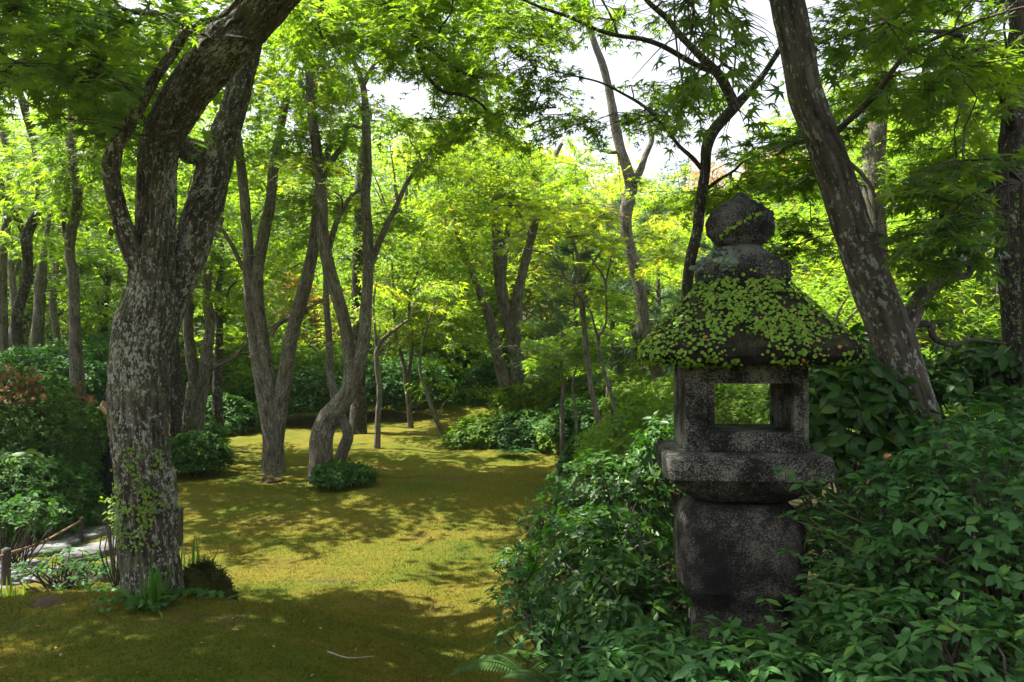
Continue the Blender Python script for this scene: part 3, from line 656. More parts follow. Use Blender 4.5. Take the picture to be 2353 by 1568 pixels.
# ------------------------------------------------------------------ trees
TRI = [0]
def arch(p0, p1, r0, r1, bow=.12, wob=.06, n=4):
    p0, p1 = np.asarray(p0, float), np.asarray(p1, float); L = np.linalg.norm(p1 - p0); q = []
    perp = nrm(np.cross(p1 - p0, np.array([0, 0, 1.]) + RNG.normal(0, .3, 3)))
    for i in range(n + 1):
        t = i / n; p = p0 + (p1 - p0) * t + np.array([0, 0, 1.]) * bow * L * math.sin(math.pi * t) + perp * math.sin(math.pi * t * (1 + 1 * (i % 2))) * wob * L * RNG.normal()
        if i in (0, n): p = p0 + (p1 - p0) * t
        q.append((*p, r0 + (r1 - r0) * t))
    return q
LOD = {0: (M7, 'm7', 1.0), 1: (M5, 'm5', 1.0), 2: (M3, 'm3', 1.05), 3: (RH, 'rh', 1.0)}
def pad_leaves(a, c, R, n, size, flat=.16, droop=.35):
    """a: where the spray hangs on, c: centre. Leaves fan out from a over c. Returns pos, dir, normal"""
    u = np.asarray(c) - np.asarray(a); u[2] *= .3; u = nrm(u) if np.linalg.norm(u) > 1e-3 else np.array([1., 0, 0])
    v = nrm(np.cross([0, 0, 1.], u)); K = max(5, int(n / 26)); th = RNG.uniform(-1.25, 1.25, K); ids = RNG.randint(0, K, n)
    t = RNG.beta(1.6, 1.1, n); ang = th[ids] + RNG.normal(0, .13, n) * (1.2 - t * .3)
    Lk = R * 1.9 * (1 - .35 * np.abs(th[ids]) / 1.25) * RNG.uniform(.8, 1.1, K)[ids]
    dr = nrm(np.cos(ang)[:, None] * u + np.sin(ang)[:, None] * v)
    start = np.asarray(c) - u * R * .95
    zz = -droop * R * t ** 2 + (RNG.rand(K)[ids] - .5) * flat * R * 2.2 + RNG.normal(0, flat * .45, n) * R
    pos = start + dr * (Lk * t)[:, None]; pos[:, 2] += zz
    side = RNG.choice([-1, 1], n); la = RNG.uniform(.1, 1.1, n) * side
    d = nrm(dr * np.cos(la)[:, None] + np.cross([0, 0, 1.], dr) * np.sin(la)[:, None]); d[:, 2] -= RNG.uniform(.0, .55, n)
    nn = nrm(np.array([0, 0, 1.]) + RNG.normal(0, .34, (n, 3)))
    tw = [(start, start + nrm(math.cos(q) * u + math.sin(q) * v) * R * 1.5 + np.array([0, 0, -droop * R * .5])) for q in th[:7]]
    return pos, d, nn, start, tw
def stats(o): return sum(len(p.vertices) - 2 for p in o.data.polygons)
class Tree:
    def __init__(s, name, label, base, group=None, bark=B_GREY, cat='tree'):
        s.o = empty(name, base, label, cat, group); s.org = np.array(base, float); s.bark = bark; s.samples = []; s.tw = MB(); s.leaf = {}; s.first = True
    def limb(s, pts, D=None, seg=14, step=.1, rough=.1, furrow=0.0, seed=1, name=None, world=False):
        """pts rows: px, py, width px[, D]"""
        q = []
        for r in pts:
            if world: q.append(tuple(r)); continue
            d = r[3] if len(r) > 3 else D; q.append((*P(r[0], r[1], d), r[2] / F * d / 2))
        mb = MB(); c = tube(mb, q, seg, step, rough, furrow, seed)
        s.samples.append((c, np.interp(np.linspace(0, 1, len(c)), np.linspace(0, 1, len(q)), [a[3] for a in q])))
        mb.build(name or ('trunk' if s.first else 'branch'), s.bark, s.o, s.org, attr=True); s.first = False; return s
    def nearest(s, p, zmin=-9):
        best = None
        for c, r in s.samples:
            d = np.linalg.norm((c - p) * np.array([1, 1, .8]), axis=1) + (c[:, 2] < zmin) * 50 + (c[:, 2] > p[2] + .1) * .6
            i = int(np.argmin(d))
            if best is None or d[i] < best[0]: best = (d[i], c[i], r[i])
        return best
    def pad(s, c, R, n, size, mat, lod, zmin=-9, flat=.16, droop=.35, maxd=4.5, tw=True, lsz=1.0):
        c = np.asarray(c, float); d, p, r = s.nearest(c, zmin)
        a = p; pos, dr, nn, st, twg = pad_leaves(a, c, R, n, size, flat, droop)
        if tw:
            if d < maxd: tube(s.tw, arch(p, st, min(r * .5, .006 + .009 * d), .004), 5 if lod > 0 else 7, .12 if lod < 2 else .3, .1, cap=False)
            for b0, b1 in twg[:7 if lod < 2 else 3]:
                tube(s.tw, arch(b0, b1, .0035 if lod < 2 else .005, .0012, .05, .05, 3), 3, .15 if lod < 2 else .4, cap=False)
        s.leaf.setdefault((mat.name, lod), []).append((pos, dr, nn, RNG.uniform(.7, 1.25, n) * size))
        if R > .25: s.samples.append((np.array([st]), np.array([.006])))
        return s
    def region(s, box, D, n, R, size, mat, lod, lai=.8, zmin=-9, flat=.16, droop=.35, holes=(), tw=True, maxd=4.5):
        """pads whose centres fall in a window of the picture at depths D"""
        x0, y0, x1, y1 = box; k = 0; tries = 0; mats = mat if isinstance(mat, (list, tuple)) else [mat]
        while k < n and tries < n * 30:
            tries += 1; d = RNG.uniform(*D); px = RNG.uniform(x0, x1); py = RNG.uniform(y0, y1); r = R * RNG.uniform(.75, 1.25)
            if hole(px, py, r / d * F * .8, holes): continue
            c = P(px, py, d)
            if c[2] < Hs(c[0], c[1]) + .25: continue
            nl = int(lai * math.pi * r * r / (.42 * size * size)); k += 1
            s.pad(c, r, nl, size, mats[RNG.randint(len(mats))], lod, zmin, flat, droop, maxd, tw)
        return s
    def wbox(s, lo, hi, n, R, size, mat, lod, lai=.9, maxd=5):  # pads in a world box, for sprays added to block the sun
        for k in range(n):
            r = R * RNG.uniform(.75, 1.25); s.pad([RNG.uniform(lo[i], hi[i]) for i in range(3)], r, int(lai * math.pi * r * r / (.42 * size * size)), size, mat, lod, maxd=maxd)
        return s
    def finish(s, single=0, crown='crown'):
        if s.tw.V: o = s.tw.build('twigs', B_TWIG if s.bark is not B_GREY else B_GREY, s.o, s.org, attr=True); o['kind'] = 'stuff'; TRI[0] += s.tw.tris()
        first = True
        for (mn, lod), L in s.leaf.items():
            pos, d, nn, sz = (np.concatenate([l[i] for l in L]) for i in range(4)); tpl, key, k = LOD[lod]
            qx, qy, qz = proj(pos); big_near = (sz > .085) & (qz < 5.2) & (qx > -60) & (qx < 2413) & (qy > -60) if lod >= 2 else np.zeros(len(pos), bool)
            keep = ~(in_sky(pos) | in_front(pos) | big_near); pos, d, nn, sz = pos[keep], d[keep], nn[keep], sz[keep]
            o, t = leaves(crown, key, tpl, bpy.data.materials[mn], pos, d, nn, sz * k, s.o, s.org, single if lod == 0 else 0, stuff=False, under_crown=True)
            TRI[0] += t
        return s
# openings to the sky between the crowns (px windows): cx, cy, rx, ry
SKYH = [(1320, 160, 120, 90), (1430, 130, 150, 60), (1650, 110, 170, 110), (1520, 220, 110, 60), (1560, 270, 60, 60), (1750, 130, 60, 80), (1500, 60, 130, 50), (1560, 310, 60, 45), (1480, 190, 160, 60), (1700, 210, 90, 60), (1260, 250, 60, 30), (905, 200, 32, 20), (1330, 265, 60, 30), (860, 380, 22, 34), (930, 430, 18, 34)]
def hole(px, py, r, holes=()):
    for cx_, cy_, rx, ry in list(holes):
        if ((px - cx_) / (rx + r)) ** 2 + ((py - cy_) / (ry + r * .5)) ** 2 < 1: return True
    return False
def in_sky(pos):
    px, py, z = proj(pos); m = np.zeros(len(pos), bool)
    w_ = 0
    if SKY_ON[0]:
        wob = (vnoise(pos * 2.5, 77) - .5) * .9
        for cx_, cy_, rx, ry in SKYH: m |= ((px - cx_) / rx) ** 2 + ((py - cy_) / ry) ** 2 < 1 + wob
    return m & (z > SKY_MIN[0])
SKY_ON = [True]; SKY_MIN = [4.2]
# trunks that the photograph shows unhidden: no spray hangs in front of them (px polyline, half width, depth, share cleared)
CLEAR = [([(352, 1400), (342, 1200), (318, 880), (335, 730), (357, 520), (362, 390)], 75, 4.6, 1), ([(362, 390), (405, 255), (530, 95), (640, 0)], 62, 4.5, .93), ([(385, 800), (448, 540), (490, 400), (552, 190), (600, 0)], 44, 4.9, 1),
         ([(318, 610), (280, 510), (256, 385), (300, 280), (405, 110), (428, 72)], 24, 4.5, .8), ([(2110, 960), (2030, 725), (1938, 460), (1868, 265), (1838, 150), (1800, 0)], 56, 4.3, .9), ([(1570, 900), (1576, 700), (1605, 500), (1624, 340), (1690, 242)], 20, 5.6, 1),
         ([(1690, 242), (1798, 100)], 14, 5.6, .9), ([(1690, 242), (1650, 170), (1560, 78), (1460, -30)], 16, 5.6, .8), ([(1640, 165), (1475, 90), (1370, 68), (1250, 20)], 10, 5.6, .6), ([(628, 1090), (615, 950), (578, 730), (564, 480), (550, 330)], 20, 10, .9), ([(624, 990), (591, 680), (622, 460), (628, 400)], 20, 10, .9), ([(640, 940), (684, 720), (726, 530)], 20, 10, .9),
         ([(738, 1100), (752, 965), (806, 870), (790, 735), (741, 530), (726, 330), (711, 180)], 20, 9.5, .85), ([(822, 845), (846, 620), (842, 300), (835, 190)], 18, 9.5, .8), ([(848, 620), (940, 420)], 10, 9.5, .7), ([(1530, 950), (1474, 690), (1436, 500), (1450, 425), (1412, 280), (1366, 100)], 18, 11.5, .75), ([(1450, 425), (1498, 320)], 12, 11.5, .8),
         ([(1192, 940), (1180, 780), (1146, 600)], 20, 15, .8), ([(1188, 720), (1230, 510)], 16, 15, .8), ([(1160, 880), (1106, 680)], 16, 14.5, .7), ([(178, 900), (170, 700), (176, 490), (160, 260)], 18, 9.5, .75), ([(60, 900), (40, 750), (62, 560), (85, 400), (50, 220)], 16, 10.5, .7), ([(2345, 900), (2322, 560), (2330, 430)], 34, 4.9, .8), ([(2010, 880), (2012, 560), (2015, 300)], 26, 7.5, .55),
         ([(1703, 440), (1703, 1500)], 110, 3.5, 1), ([(1470, 800), (1980, 800)], 90, 3.5, 1), ([(452, 980), (435, 700)], 22, 11, .6), ([(460, 920), (480, 700)], 20, 11, .6)]
def in_front(pos):
    px, py, z = proj(pos); m = np.zeros(len(pos), bool); p = np.stack([px, py], 1); u = RNG.rand(len(pos)); nz = vnoise(pos * 3.1, 9)
    for pts, hw, D, share in CLEAR:
        near = z < D - .1
        if not near.any(): continue
        d = np.full(len(pos), 1e9)
        for a, b in zip(pts[:-1], pts[1:]):
            a = np.array(a, float); b = np.array(b, float); ab = b - a; t = np.clip(((p - a) @ ab) / (ab @ ab), 0, 1); d = np.minimum(d, np.linalg.norm(p - a - t[:, None] * ab, axis=1))
        m |= near & (d < hw) & (nz < .2 + share * .75)
    return m

# --- the big lichened maple in front, left
g1 = Hs(X(355, 4.6), 4.6)
t1 = Tree('maple_tree', 'big leaning maple with pale lichened forked trunk on the near left mound', (X(355, 4.6), 4.6, g1), bark=B_MAIN)
t1.limb([(352, 1410, 186), (353, 1385, 160), (352, 1350, 136), (345, 1280, 128), (342, 1200, 133), (335, 1120, 132), (325, 1040, 126), (318, 960, 126), (318, 880, 128), (322, 800, 126), (335, 730, 130), (345, 660, 104), (350, 600, 100), (357, 520, 89), (360, 450, 86), (362, 390, 84), (372, 330, 89), (405, 255, 97, 4.5), (460, 175, 104, 4.35), (530, 95, 110, 4.2), (600, 20, 110, 4.05), (680, -70, 104, 3.9), (790, -200, 93, 3.7), (950, -380, 74, 3.5)], 4.6, 84, .016, .13, .012, 3)
t1.limb([(350, 930, 60, 4.72), (362, 820, 72, 4.75), (380, 730, 74, 4.78), (420, 620, 84, 4.82), (448, 540, 86, 4.85), (470, 470, 80, 4.88), (490, 400, 82, 4.9), (512, 325, 72, 4.95), (535, 260, 60, 5), (552, 190, 60, 5.05), (572, 110, 56, 5.1), (592, 30, 52, 5.2), (610, -60, 46, 5.3), (640, -200, 40, 5.4)], 4.8, 64, .018, .14, .012, 7)
t1.limb([(318, 610, 50, 4.55), (300, 565, 52, 4.5), (280, 510, 44, 4.46), (262, 440, 40, 4.42), (256, 385, 40, 4.4), (268, 335, 36, 4.36), (300, 280, 32, 4.3), (330, 225, 30, 4.22), (365, 165, 27, 4.15), (405, 110, 24, 4.1), (428, 72, 22, 4.05), (470, 50, 15, 4.0), (520, 30, 10, 3.95), (560, -20, 8, 3.9)], 4.4, 28, .03, .14, .006, 9)
t1.limb([(428, 72, 20, 4.05), (420, 40, 17, 4.02), (395, 38, 15, 4.0), (340, 33, 13, 3.95), (285, 22, 11, 3.9), (262, 0, 9, 3.9), (240, -50, 8, 3.8)], 4, 14, .04, .1, .003, 11)
t1.limb([(335, 218, 20, 4.25), (300, 205, 13, 4.2), (255, 175, 11, 4.1), (160, 190, 9, 4.0), (100, 160, 7, 3.9), (45, 150, 5, 3.8)], 4, 12, .05, .1, .0, 12)
t1.limb([(448, 352, 58, 4.86), (436, 350, 60, 4.76), (432, 352, 34, 4.72)], 4.8, 24, .02, .3, .008, 5, name='burl')
t1.limb([(60, -40, 16, 3.9), (40, 10, 12, 3.9), (5, 45, 9, 3.9), (-40, 60, 7, 3.9)], 3.9, 12, .05, .1, .0, 13)
t1.region((-60, -60, 330, 200), (3.6, 6.0), 30, .36, .068, [L_NEAR, L_MID, L_MID, L_LIME], 0, .6, flat=.2, droop=.45)
t1.region((280, -60, 620, 60), (3.6, 4.8), 8, .3, .068, [L_NEAR, L_MID], 0, .6, flat=.2)
t1.region((230, 200, 400, 330), (3.6, 4.3), 4, .26, .07, L_NEAR, 0, .7, flat=.2)
t1.region((60, 170, 330, 340), (4.2, 6.0), 8, .32, .068, [L_LIME, L_MID], 0, .6, flat=.2)
t1.region((100, -700, 1100, -80), (2.8, 5.0), 14, .6, .13, L_NEAR, 2, .6)  # unseen sprays above the frame, added to shade the ground below
t1.region((-1500, -500, 350, -150), (2.4, 5.2), 17, .6, .12, L_NEAR, 2, .9, maxd=3)  # more unseen sprays, put up to shade the left foreground
t1.wbox((-6, 2.0, 3.9), (-2.7, 5.6, 5.3), 26, .7, .12, L_NEAR, 2, 1.0)  # leaf roof added overhead so the left mound lies in shade
t1.region((250, -1300, 1500, -420), (2.4, 4.6), 18, .6, .12, L_NEAR, 2, .9, maxd=3)  # unseen leaves added above to keep sun off the lantern and near shrubs
t1.finish(300)

# --- overhanging canopy of a maple whose trunk is left of the frame
to = Tree('overhanging_maple', 'maple whose dark crooked branches hang across the top middle of the view', (-5.2, 4.4, Hs(-5.2, 4.4)), bark=B_DARK)
to.limb([(-5.2, 4.4, Hs(-5.2, 4.4) - .1, .17), (-5.0, 4.5, 1.6, .13), (-4.6, 4.7, 3.4, .12), (-3.8, 5.2, 4.5, .1), (-2.6, 5.8, 5.2, .08), (-1.7, 6.1, 5.0, .055), (*P(850, -60, 6.2), .035)], seg=18, world=True, furrow=.005)
to.limb([(850, -60, 18), (880, -5, 15), (925, 45, 14), (958, 90, 13), (1000, 120, 11), (1040, 155, 10), (1095, 178, 8), (1140, 172, 6), (1185, 200, 5)], 6.2, 10, .06, .14, 0, 3)
to.limb([(958, 90, 11), (965, 140, 10), (990, 185, 9), (1020, 212, 9), (1060, 218, 8), (1100, 235, 6), (1128, 262, 6), (1170, 262, 4)], 6.2, 10, .06, .14, 0, 4)
to.limb([(1000, 120, 6), (1010, 70, 5), (1040, 20, 4), (1030, -30, 4)], 6.2, 8, .06, .1, 0, 5)
to.limb([(735, -40, 11), (740, 20, 9), (732, 60, 8), (742, 90, 5)], 6.0, 8, .06, .1, 0, 6)
to.region((640, -60, 1340, 150), (5.6, 8.5), 58, .42, .07, [L_LIME, L_LIME, L_MID], 1, .6, flat=.2, holes=SKYH)
to.region((880, 120, 1330, 330), (6, 9), 17, .42, .07, [L_LIME, L_LIME, L_MID], 1, .62, flat=.2, holes=SKYH)
to.region((-200, -800, 1500, -80), (5, 10), 9, .9, .15, L_MID, 3, .6, tw=False)  # twigless leaves above the frame, added for canopy shade
to.wbox((-7.5, 4.5, 5.2), (-2.8, 12.5, 6.6), 18, .95, .14, L_MID, 3, 1.0)  # sprays added to keep direct sun off most of the lawn
to.wbox((-9.5, 6, 3.6), (-6.6, 11, 5.2), 12, .9, .13, L_MID, 3, .9)  # sprays added farther left, also to block the sun
to.wbox((-2.8, 6, 5.6), (.6, 11, 6.8), 3, .8, .13, L_LIME, 3, .8)  # a few more sun-blocking sprays added high over the lawn
to.finish()

def simple_tree(name, label, pxbase, D, limbs, regions, group=None, bark=B_GREY, seg=16, furrow=.004, dz=0, hi=False, rough=.12):
    b = (X(pxbase, D), D, Hs(X(pxbase, D), D)); t = Tree(name, label, b, group, bark)
    for i, l in enumerate(limbs):
        l = [tuple(a) for a in l]
        if i == 0:                                   # drop the trunk's foot into the ground
            zb = Hs(*P(l[0][0], l[0][1], l[0][3] if len(l[0]) > 3 else D)[:2]); d0 = l[0][3] if len(l[0]) > 3 else D
            pyb = HY + (1.6 - (zb - .06)) / d0 * F
            l = [(l[0][0], pyb, l[0][2] * 1.25, d0), (l[0][0], min(l[0][1], pyb - 8), l[0][2] * 1.05, d0)] + l[1:]
        t.limb(l, D, seg, .05 if hi else .09, rough, furrow, i + int(pxbase))
    for r in regions: t.region(*r[0], **r[1])
    t.finish(); return t
def rg(box, D, n, R, size, mat, lod, **k): return ((box, D, n, R, size, mat, lod), dict(holes=SKYH, **k))
GM = 'slender maples standing round the moss lawn'
simple_tree('maple_tree', 'maple splitting into three long grey stems from one dark foot on the lawn', 628, 10, [
    [(628, 1090, 56), (628, 1040, 50), (626, 1000, 44), (615, 950, 38), (602, 890, 32), (590, 820, 28), (578, 730, 26), (571, 640, 26), (570, 560, 24), (564, 480, 24), (556, 400, 22), (548, 330, 20), (540, 240, 16), (560, 120, 12)],
    [(630, 1070, 26), (626, 1010, 34), (622, 930, 32), (614, 850, 32), (600, 760, 30), (591, 680, 30), (592, 620, 28), (606, 540, 28), (622, 460, 26), (628, 400, 24), (640, 320, 20), (660, 220, 16), (680, 120, 12), (700, 0, 10)],
    [(628, 1075, 28), (633, 1015, 38), (642, 940, 38), (655, 860, 34), (668, 780, 32), (684, 720, 32), (703, 650, 30), (716, 590, 28), (726, 530, 28), (732, 450, 24), (745, 380, 18), (770, 300, 14)],
    [(622, 770, 14), (640, 745, 12), (690, 720, 9), (740, 690, 7)],
    [(560, 620, 12), (530, 560, 10), (500, 520, 8), (440, 510, 6)]],
    [rg((520, 60, 800, 480), (8.5, 12), 34, .5, .085, [L_MID, L_MID, L_LIME], 1, lai=.55), rg((150, -330, 900, -20), (8, 11.5), 7, .9, .14, L_MID, 3, lai=.9, tw=False), rg((600, -500, 900, -60), (8, 12), 7, 1.0, .16, L_MID, 3, lai=.6, tw=False), rg((560, 500, 760, 640), (9.5, 12.5), 7, .4, .085, [L_MID], 1, lai=.5)], GM, hi=True)  # the twigless pads above the frame are added to shade the lawn
t = simple_tree('maple_tree', 'maple with an elbow-bent mossy trunk rising from a low bush on the lawn', 738, 9.4, [
    [(736, 1120, 54), (738, 1060, 56), (738, 1010, 54), (752, 965, 50), (780, 930, 46), (803, 895, 42), (806, 850, 32), (800, 800, 30), (790, 735, 30), (772, 670, 30), (752, 600, 30), (741, 530, 28), (740, 470, 26), (734, 400, 26), (726, 330, 24), (715, 250, 22), (711, 180, 18), (702, 100, 16), (690, 0, 14), (680, -100, 10)],
    [(780, 930, 24), (804, 888, 34), (822, 845, 32), (836, 780, 30), (842, 700, 28), (846, 620, 26), (845, 540, 24), (840, 460, 24), (845, 380, 20), (842, 300, 20), (838, 220, 16), (828, 178, 14), (815, 145, 12), (790, 80, 8)],
    [(835, 195, 14), (850, 165, 12), (862, 145, 8), (900, 90, 6)],
    [(848, 620, 18), (866, 570, 16), (885, 525, 15), (908, 480, 13), (930, 430, 11), (950, 400, 9), (1000, 340, 6)],
    [(750, 600, 14), (770, 520, 14), (800, 460, 10), (835, 430, 6)],
    [(732, 450, 14), (750, 390, 16), (790, 330, 12), (800, 290, 10), (850, 300, 5)]],
    [rg((640, 130, 1010, 520), (8, 11), 40, .48, .08, [L_MID, L_LIME, L_YEL], 1, lai=.55), rg((700, -500, 1100, -60), (7.5, 12), 7, 1.0, .16, L_LIME, 3, lai=.6, tw=False)], GM, hi=True)  # the twigless high pads are added out of view for shade
t4 = Tree('maple_tree', 'slim second stem beside the elbow-bent trunk on the lawn', (X(780, 9.9), 9.9, Hs(X(780, 9.9), 9.9)), GM)
t4.limb([(770, 1105, 30), (776, 1080, 28), (790, 1030, 28), (800, 1000, 26), (788, 965, 22), (770, 915, 20), (758, 850, 18), (756, 780, 17), (750, 700, 15), (748, 620, 13), (735, 560, 10)], 9.9, 14, .06, .12, .003, 5)
t4.region((650, 430, 800, 600), (9.5, 11.5), 6, .4, .08, L_MID, 1, .6); t4.finish()
simple_tree('maple_tree', 'thick dark straight trunk behind the elbow-bent maple', 823, 14, [
    [(823, 900, 34), (823, 800, 32), (822, 650, 30), (825, 500, 26), (830, 380, 22), (850, 250, 16)]], [rg((740, 250, 1000, 620), (13, 16), 18, .7, .11, [L_MID, L_LIME], 2, lai=.6)], GM, B_DARK, 12)
simple_tree('maple_tree', 'thin upright sapling at the middle of the lawn', 868, 12.3, [
    [(867, 1035, 15), (869, 960, 14), (872, 900, 13), (866, 840, 12), (868, 800, 12), (890, 772, 10), (915, 752, 8), (938, 735, 6)], [(867, 830, 9), (862, 760, 7), (858, 700, 6), (866, 640, 4)]],
    [rg((820, 600, 1040, 760), (11.5, 14), 14, .42, .085, [L_YEL, L_LIME], 2, lai=.5)], GM, seg=10)
simple_tree('maple_tree', 'thin forked sapling before the dark shrubs behind the lawn', 942, 15, [
    [(944, 985, 14), (940, 930, 13), (932, 880, 11), (928, 840, 10), (912, 780, 8), (905, 700, 7), (900, 600, 5)], [(934, 890, 9), (946, 800, 9), (940, 700, 7), (960, 620, 5)]],
    [rg((860, 560, 1090, 830), (14, 17), 26, .55, .1, [L_MID, L_YEL], 2, lai=.55)], GM, seg=10)
simple_tree('maple_tree', 'sapling leaning left out of the shrub bank right of the lawn', 1020, 13, [
    [(1024, 1010, 12), (1012, 985, 11), (992, 940, 10), (980, 895, 8), (966, 860, 7), (968, 810, 6), (985, 740, 5), (1005, 680, 4)]],
    [rg((950, 650, 1110, 900), (12.5, 15), 18, .42, .09, [L_MID, L_LIME], 2, lai=.55)], GM, seg=8)
t7 = simple_tree('maple_tree', 'tall maple fanning into blue-grey stems right of the lawn centre', 1193, 15, [
    [(1193, 960, 40), (1192, 900, 38), (1190, 840, 36), (1180, 780, 32), (1163, 720, 28), (1152, 660, 28), (1146, 600, 28), (1143, 540, 28), (1140, 450, 24), (1135, 330, 18), (1110, 200, 12)],
    [(1186, 790, 28), (1188, 720, 26), (1190, 680, 24), (1205, 610, 22), (1218, 560, 20), (1230, 510, 18), (1250, 420, 14), (1290, 330, 10)],
    [(1155, 640, 16), (1160, 580, 16), (1168, 520, 14), (1175, 430, 10)]],
    [rg((960, 250, 1330, 520), (13, 17), 52, .7, .11, [L_YEL, L_LIME, L_MID], 2, lai=.6)], GM, seg=14)
simple_tree('maple_tree', 'grey trunk leaning left beside the blue-grey stemmed maple', 1172, 14.5, [
    [(1172, 940, 32), (1162, 890, 30), (1148, 840, 28), (1135, 780, 26), (1122, 720, 22), (1106, 680, 20), (1090, 640, 15), (1070, 590, 12), (1050, 540, 10), (1030, 450, 8)]],
    [rg((960, 440, 1120, 640), (13, 16), 22, .6, .1, [L_YEL, L_YEL, L_LIME], 2, lai=.6)], GM, seg=12)
simple_tree('maple_tree', 'speckled dark maple with a Y fork behind the lantern and sky above it', 1530, 11.5, [
    [(1535, 960, 32), (1528, 910, 30), (1512, 860, 30), (1490, 800, 30), (1478, 740, 30), (1474, 690, 30), (1466, 640, 30), (1452, 590, 30), (1440, 545, 30), (1436, 500, 32), (1444, 460, 32), (1450, 425, 30), (1440, 385, 26), (1425, 340, 24), (1412, 280, 23), (1402, 220, 20), (1385, 150, 18), (1366, 100, 16), (1350, 40, 14), (1340, -40, 12)],
    [(1450, 425, 24), (1470, 395, 18), (1482, 360, 15), (1498, 320, 13), (1492, 285, 10), (1500, 230, 6)],
    [(1424, 350, 10), (1400, 350, 9), (1378, 345, 6)], [(1470, 740, 16), (1462, 770, 24), (1456, 778, 12)]],
    [rg((1230, 330, 1560, 440), (10.5, 13), 8, .45, .09, [L_YEL, L_LIME], 1, lai=.6)], GM, seg=16, hi=True)
simple_tree('maple_tree', 'bright yellow-leaved young maple in the middle distance', 1380, 9.3, [
    [(1376, 990, 14), (1368, 940, 14), (1360, 900, 13), (1352, 840, 13), (1345, 770, 13), (1337, 700, 14), (1332, 660, 12), (1330, 600, 9), (1310, 540, 6)],
    [(1337, 690, 9), (1300, 640, 7), (1270, 590, 6), (1200, 570, 4)], [(1334, 670, 8), (1360, 610, 7), (1400, 560, 5), (1480, 540, 4)]],
    [rg((1130, 455, 1400, 570), (7.6, 10.5), 17, .42, .075, L_YEL, 1, lai=.5, flat=.12), rg((1330, 500, 1600, 620), (8, 11), 16, .4, .075, [L_YEL, L_YEL, L_LIME], 1, lai=.5, flat=.12), rg((1230, 590, 1430, 680), (8.5, 10), 6, .3, .075, L_YEL, 1, lai=.5)], GM, seg=10, hi=True)
simple_tree('maple_tree', 'crooked thin dark sapling right of the yellow-leaved maple', 1422, 8.7, [
    [(1424, 990, 10), (1416, 950, 10), (1403, 905, 9), (1390, 860, 8), (1378, 815, 8), (1376, 775, 8), (1392, 745, 7), (1393, 700, 6), (1390, 645, 6), (1362, 600, 5), (1345, 570, 4), (1300, 520, 3)],
    [(1378, 790, 7), (1366, 750, 6), (1350, 700, 5), (1300, 640, 4), (1250, 630, 3)], [(1392, 650, 5), (1405, 590, 4), (1420, 540, 3)]],
    [rg((1240, 480, 1440, 560), (8, 9), 6, .3, .075, L_YEL, 1, lai=.6), rg((1380, 660, 1450, 720), (8.4, 9), 3, .22, .07, L_LIME, 1, lai=.7)], GM, seg=8, hi=True, rough=.15)
simple_tree('maple_tree', 'small umbrella-shaped maple with green layers above the shrub bank', 1292, 10.5, [
    [(1291, 960, 9), (1293, 900, 9), (1290, 850, 9), (1292, 800, 8), (1290, 760, 6)], [(1292, 850, 5), (1250, 830, 4), (1210, 820, 3)]],
    [rg((1180, 740, 1420, 860), (9.5, 11.5), 22, .36, .07, [L_LIME, L_LIME, L_MID], 1, lai=.8)], GM, seg=8, hi=True)
simple_tree('maple_tree', 'brown stick-thin sapling under the umbrella-shaped maple', 1326, 9.7, [
    [(1326, 1000, 7), (1322, 940, 6), (1316, 880, 6), (1330, 830, 4)]], [rg((1290, 790, 1370, 850), (9.5, 10), 3, .2, .07, L_LIME, 1, lai=.7)], GM, seg=7, hi=True)
simple_tree('maple_tree', 'plain brown young trunk between the shrub bank and the lantern', 1398, 11.5, [
    [(1395, 960, 14), (1400, 880, 13), (1405, 800, 12), (1408, 740, 11)]], [rg((1380, 660, 1450, 760), (11, 12), 5, .32, .08, L_LIME, 2, lai=.8)], GM, B_BROWN, seg=8)

# thin dark maple right behind the lantern
b = (X(1572, 5.6), 5.6, Hs(X(1572, 5.6), 5.6))
t9 = Tree('maple_tree', 'dark thin maple forking against the white sky just left of the lantern', b, bark=B_DARK)
t9.limb([(1570, 1330, 34), (1568, 1100, 28), (1570, 900, 26), (1576, 720, 25), (1582, 630, 25), (1590, 580, 27), (1603, 530, 25), (1609, 470, 25), (1620, 400, 25), (1624, 340, 26), (1640, 300, 27), (1668, 268, 26), (1692, 242, 25), (1720, 212, 20), (1748, 180, 16), (1775, 140, 14), (1798, 100, 13), (1826, 30, 11), (1850, -60, 9)], 5.6, 18, .035, .12, .003, 4)
t9.limb([(1690, 246, 26), (1668, 200, 24), (1650, 170, 22), (1620, 140, 19), (1595, 115, 17), (1560, 78, 16), (1530, 40, 14), (1495, 10, 12), (1460, -30, 10)], 5.6, 14, .04, .1, 0, 5)
t9.limb([(1640, 165, 14), (1600, 150, 14), (1565, 130, 13), (1520, 105, 12), (1475, 90, 11), (1420, 82, 10), (1370, 68, 9), (1310, 40, 8), (1250, 20, 7), (1180, -10, 5)], 5.6, 12, .05, .1, 0, 6)
t9.limb([(1612, 388, 12), (1590, 362, 11), (1560, 335, 9), (1525, 290, 8), (1480, 245, 8), (1430, 215, 6), (1380, 190, 5), (1320, 175, 4), (1220, 150, 3)], 5.6, 10, .05, .12, 0, 7)
t9.limb([(1612, 445, 9), (1650, 415, 8), (1690, 390, 6), (1730, 350, 4), (1790, 330, 3)], 5.6, 8, .05, .12, 0, 8)
t9.limb([(1420, 82, 6), (1400, 30, 5), (1370, -20, 4)], 5.6, 8, .06, .1, 0, 9)
SKY_ON[0] = False
t9.region((1160, 40, 1420, 110), (5.2, 6.4), 7, .32, .062, L_MID, 1, .5, flat=.12)
t9.region((1180, 170, 1620, 290), (5.2, 6.3), 17, .3, .06, [L_MID, L_NEAR], 1, .6, flat=.13)
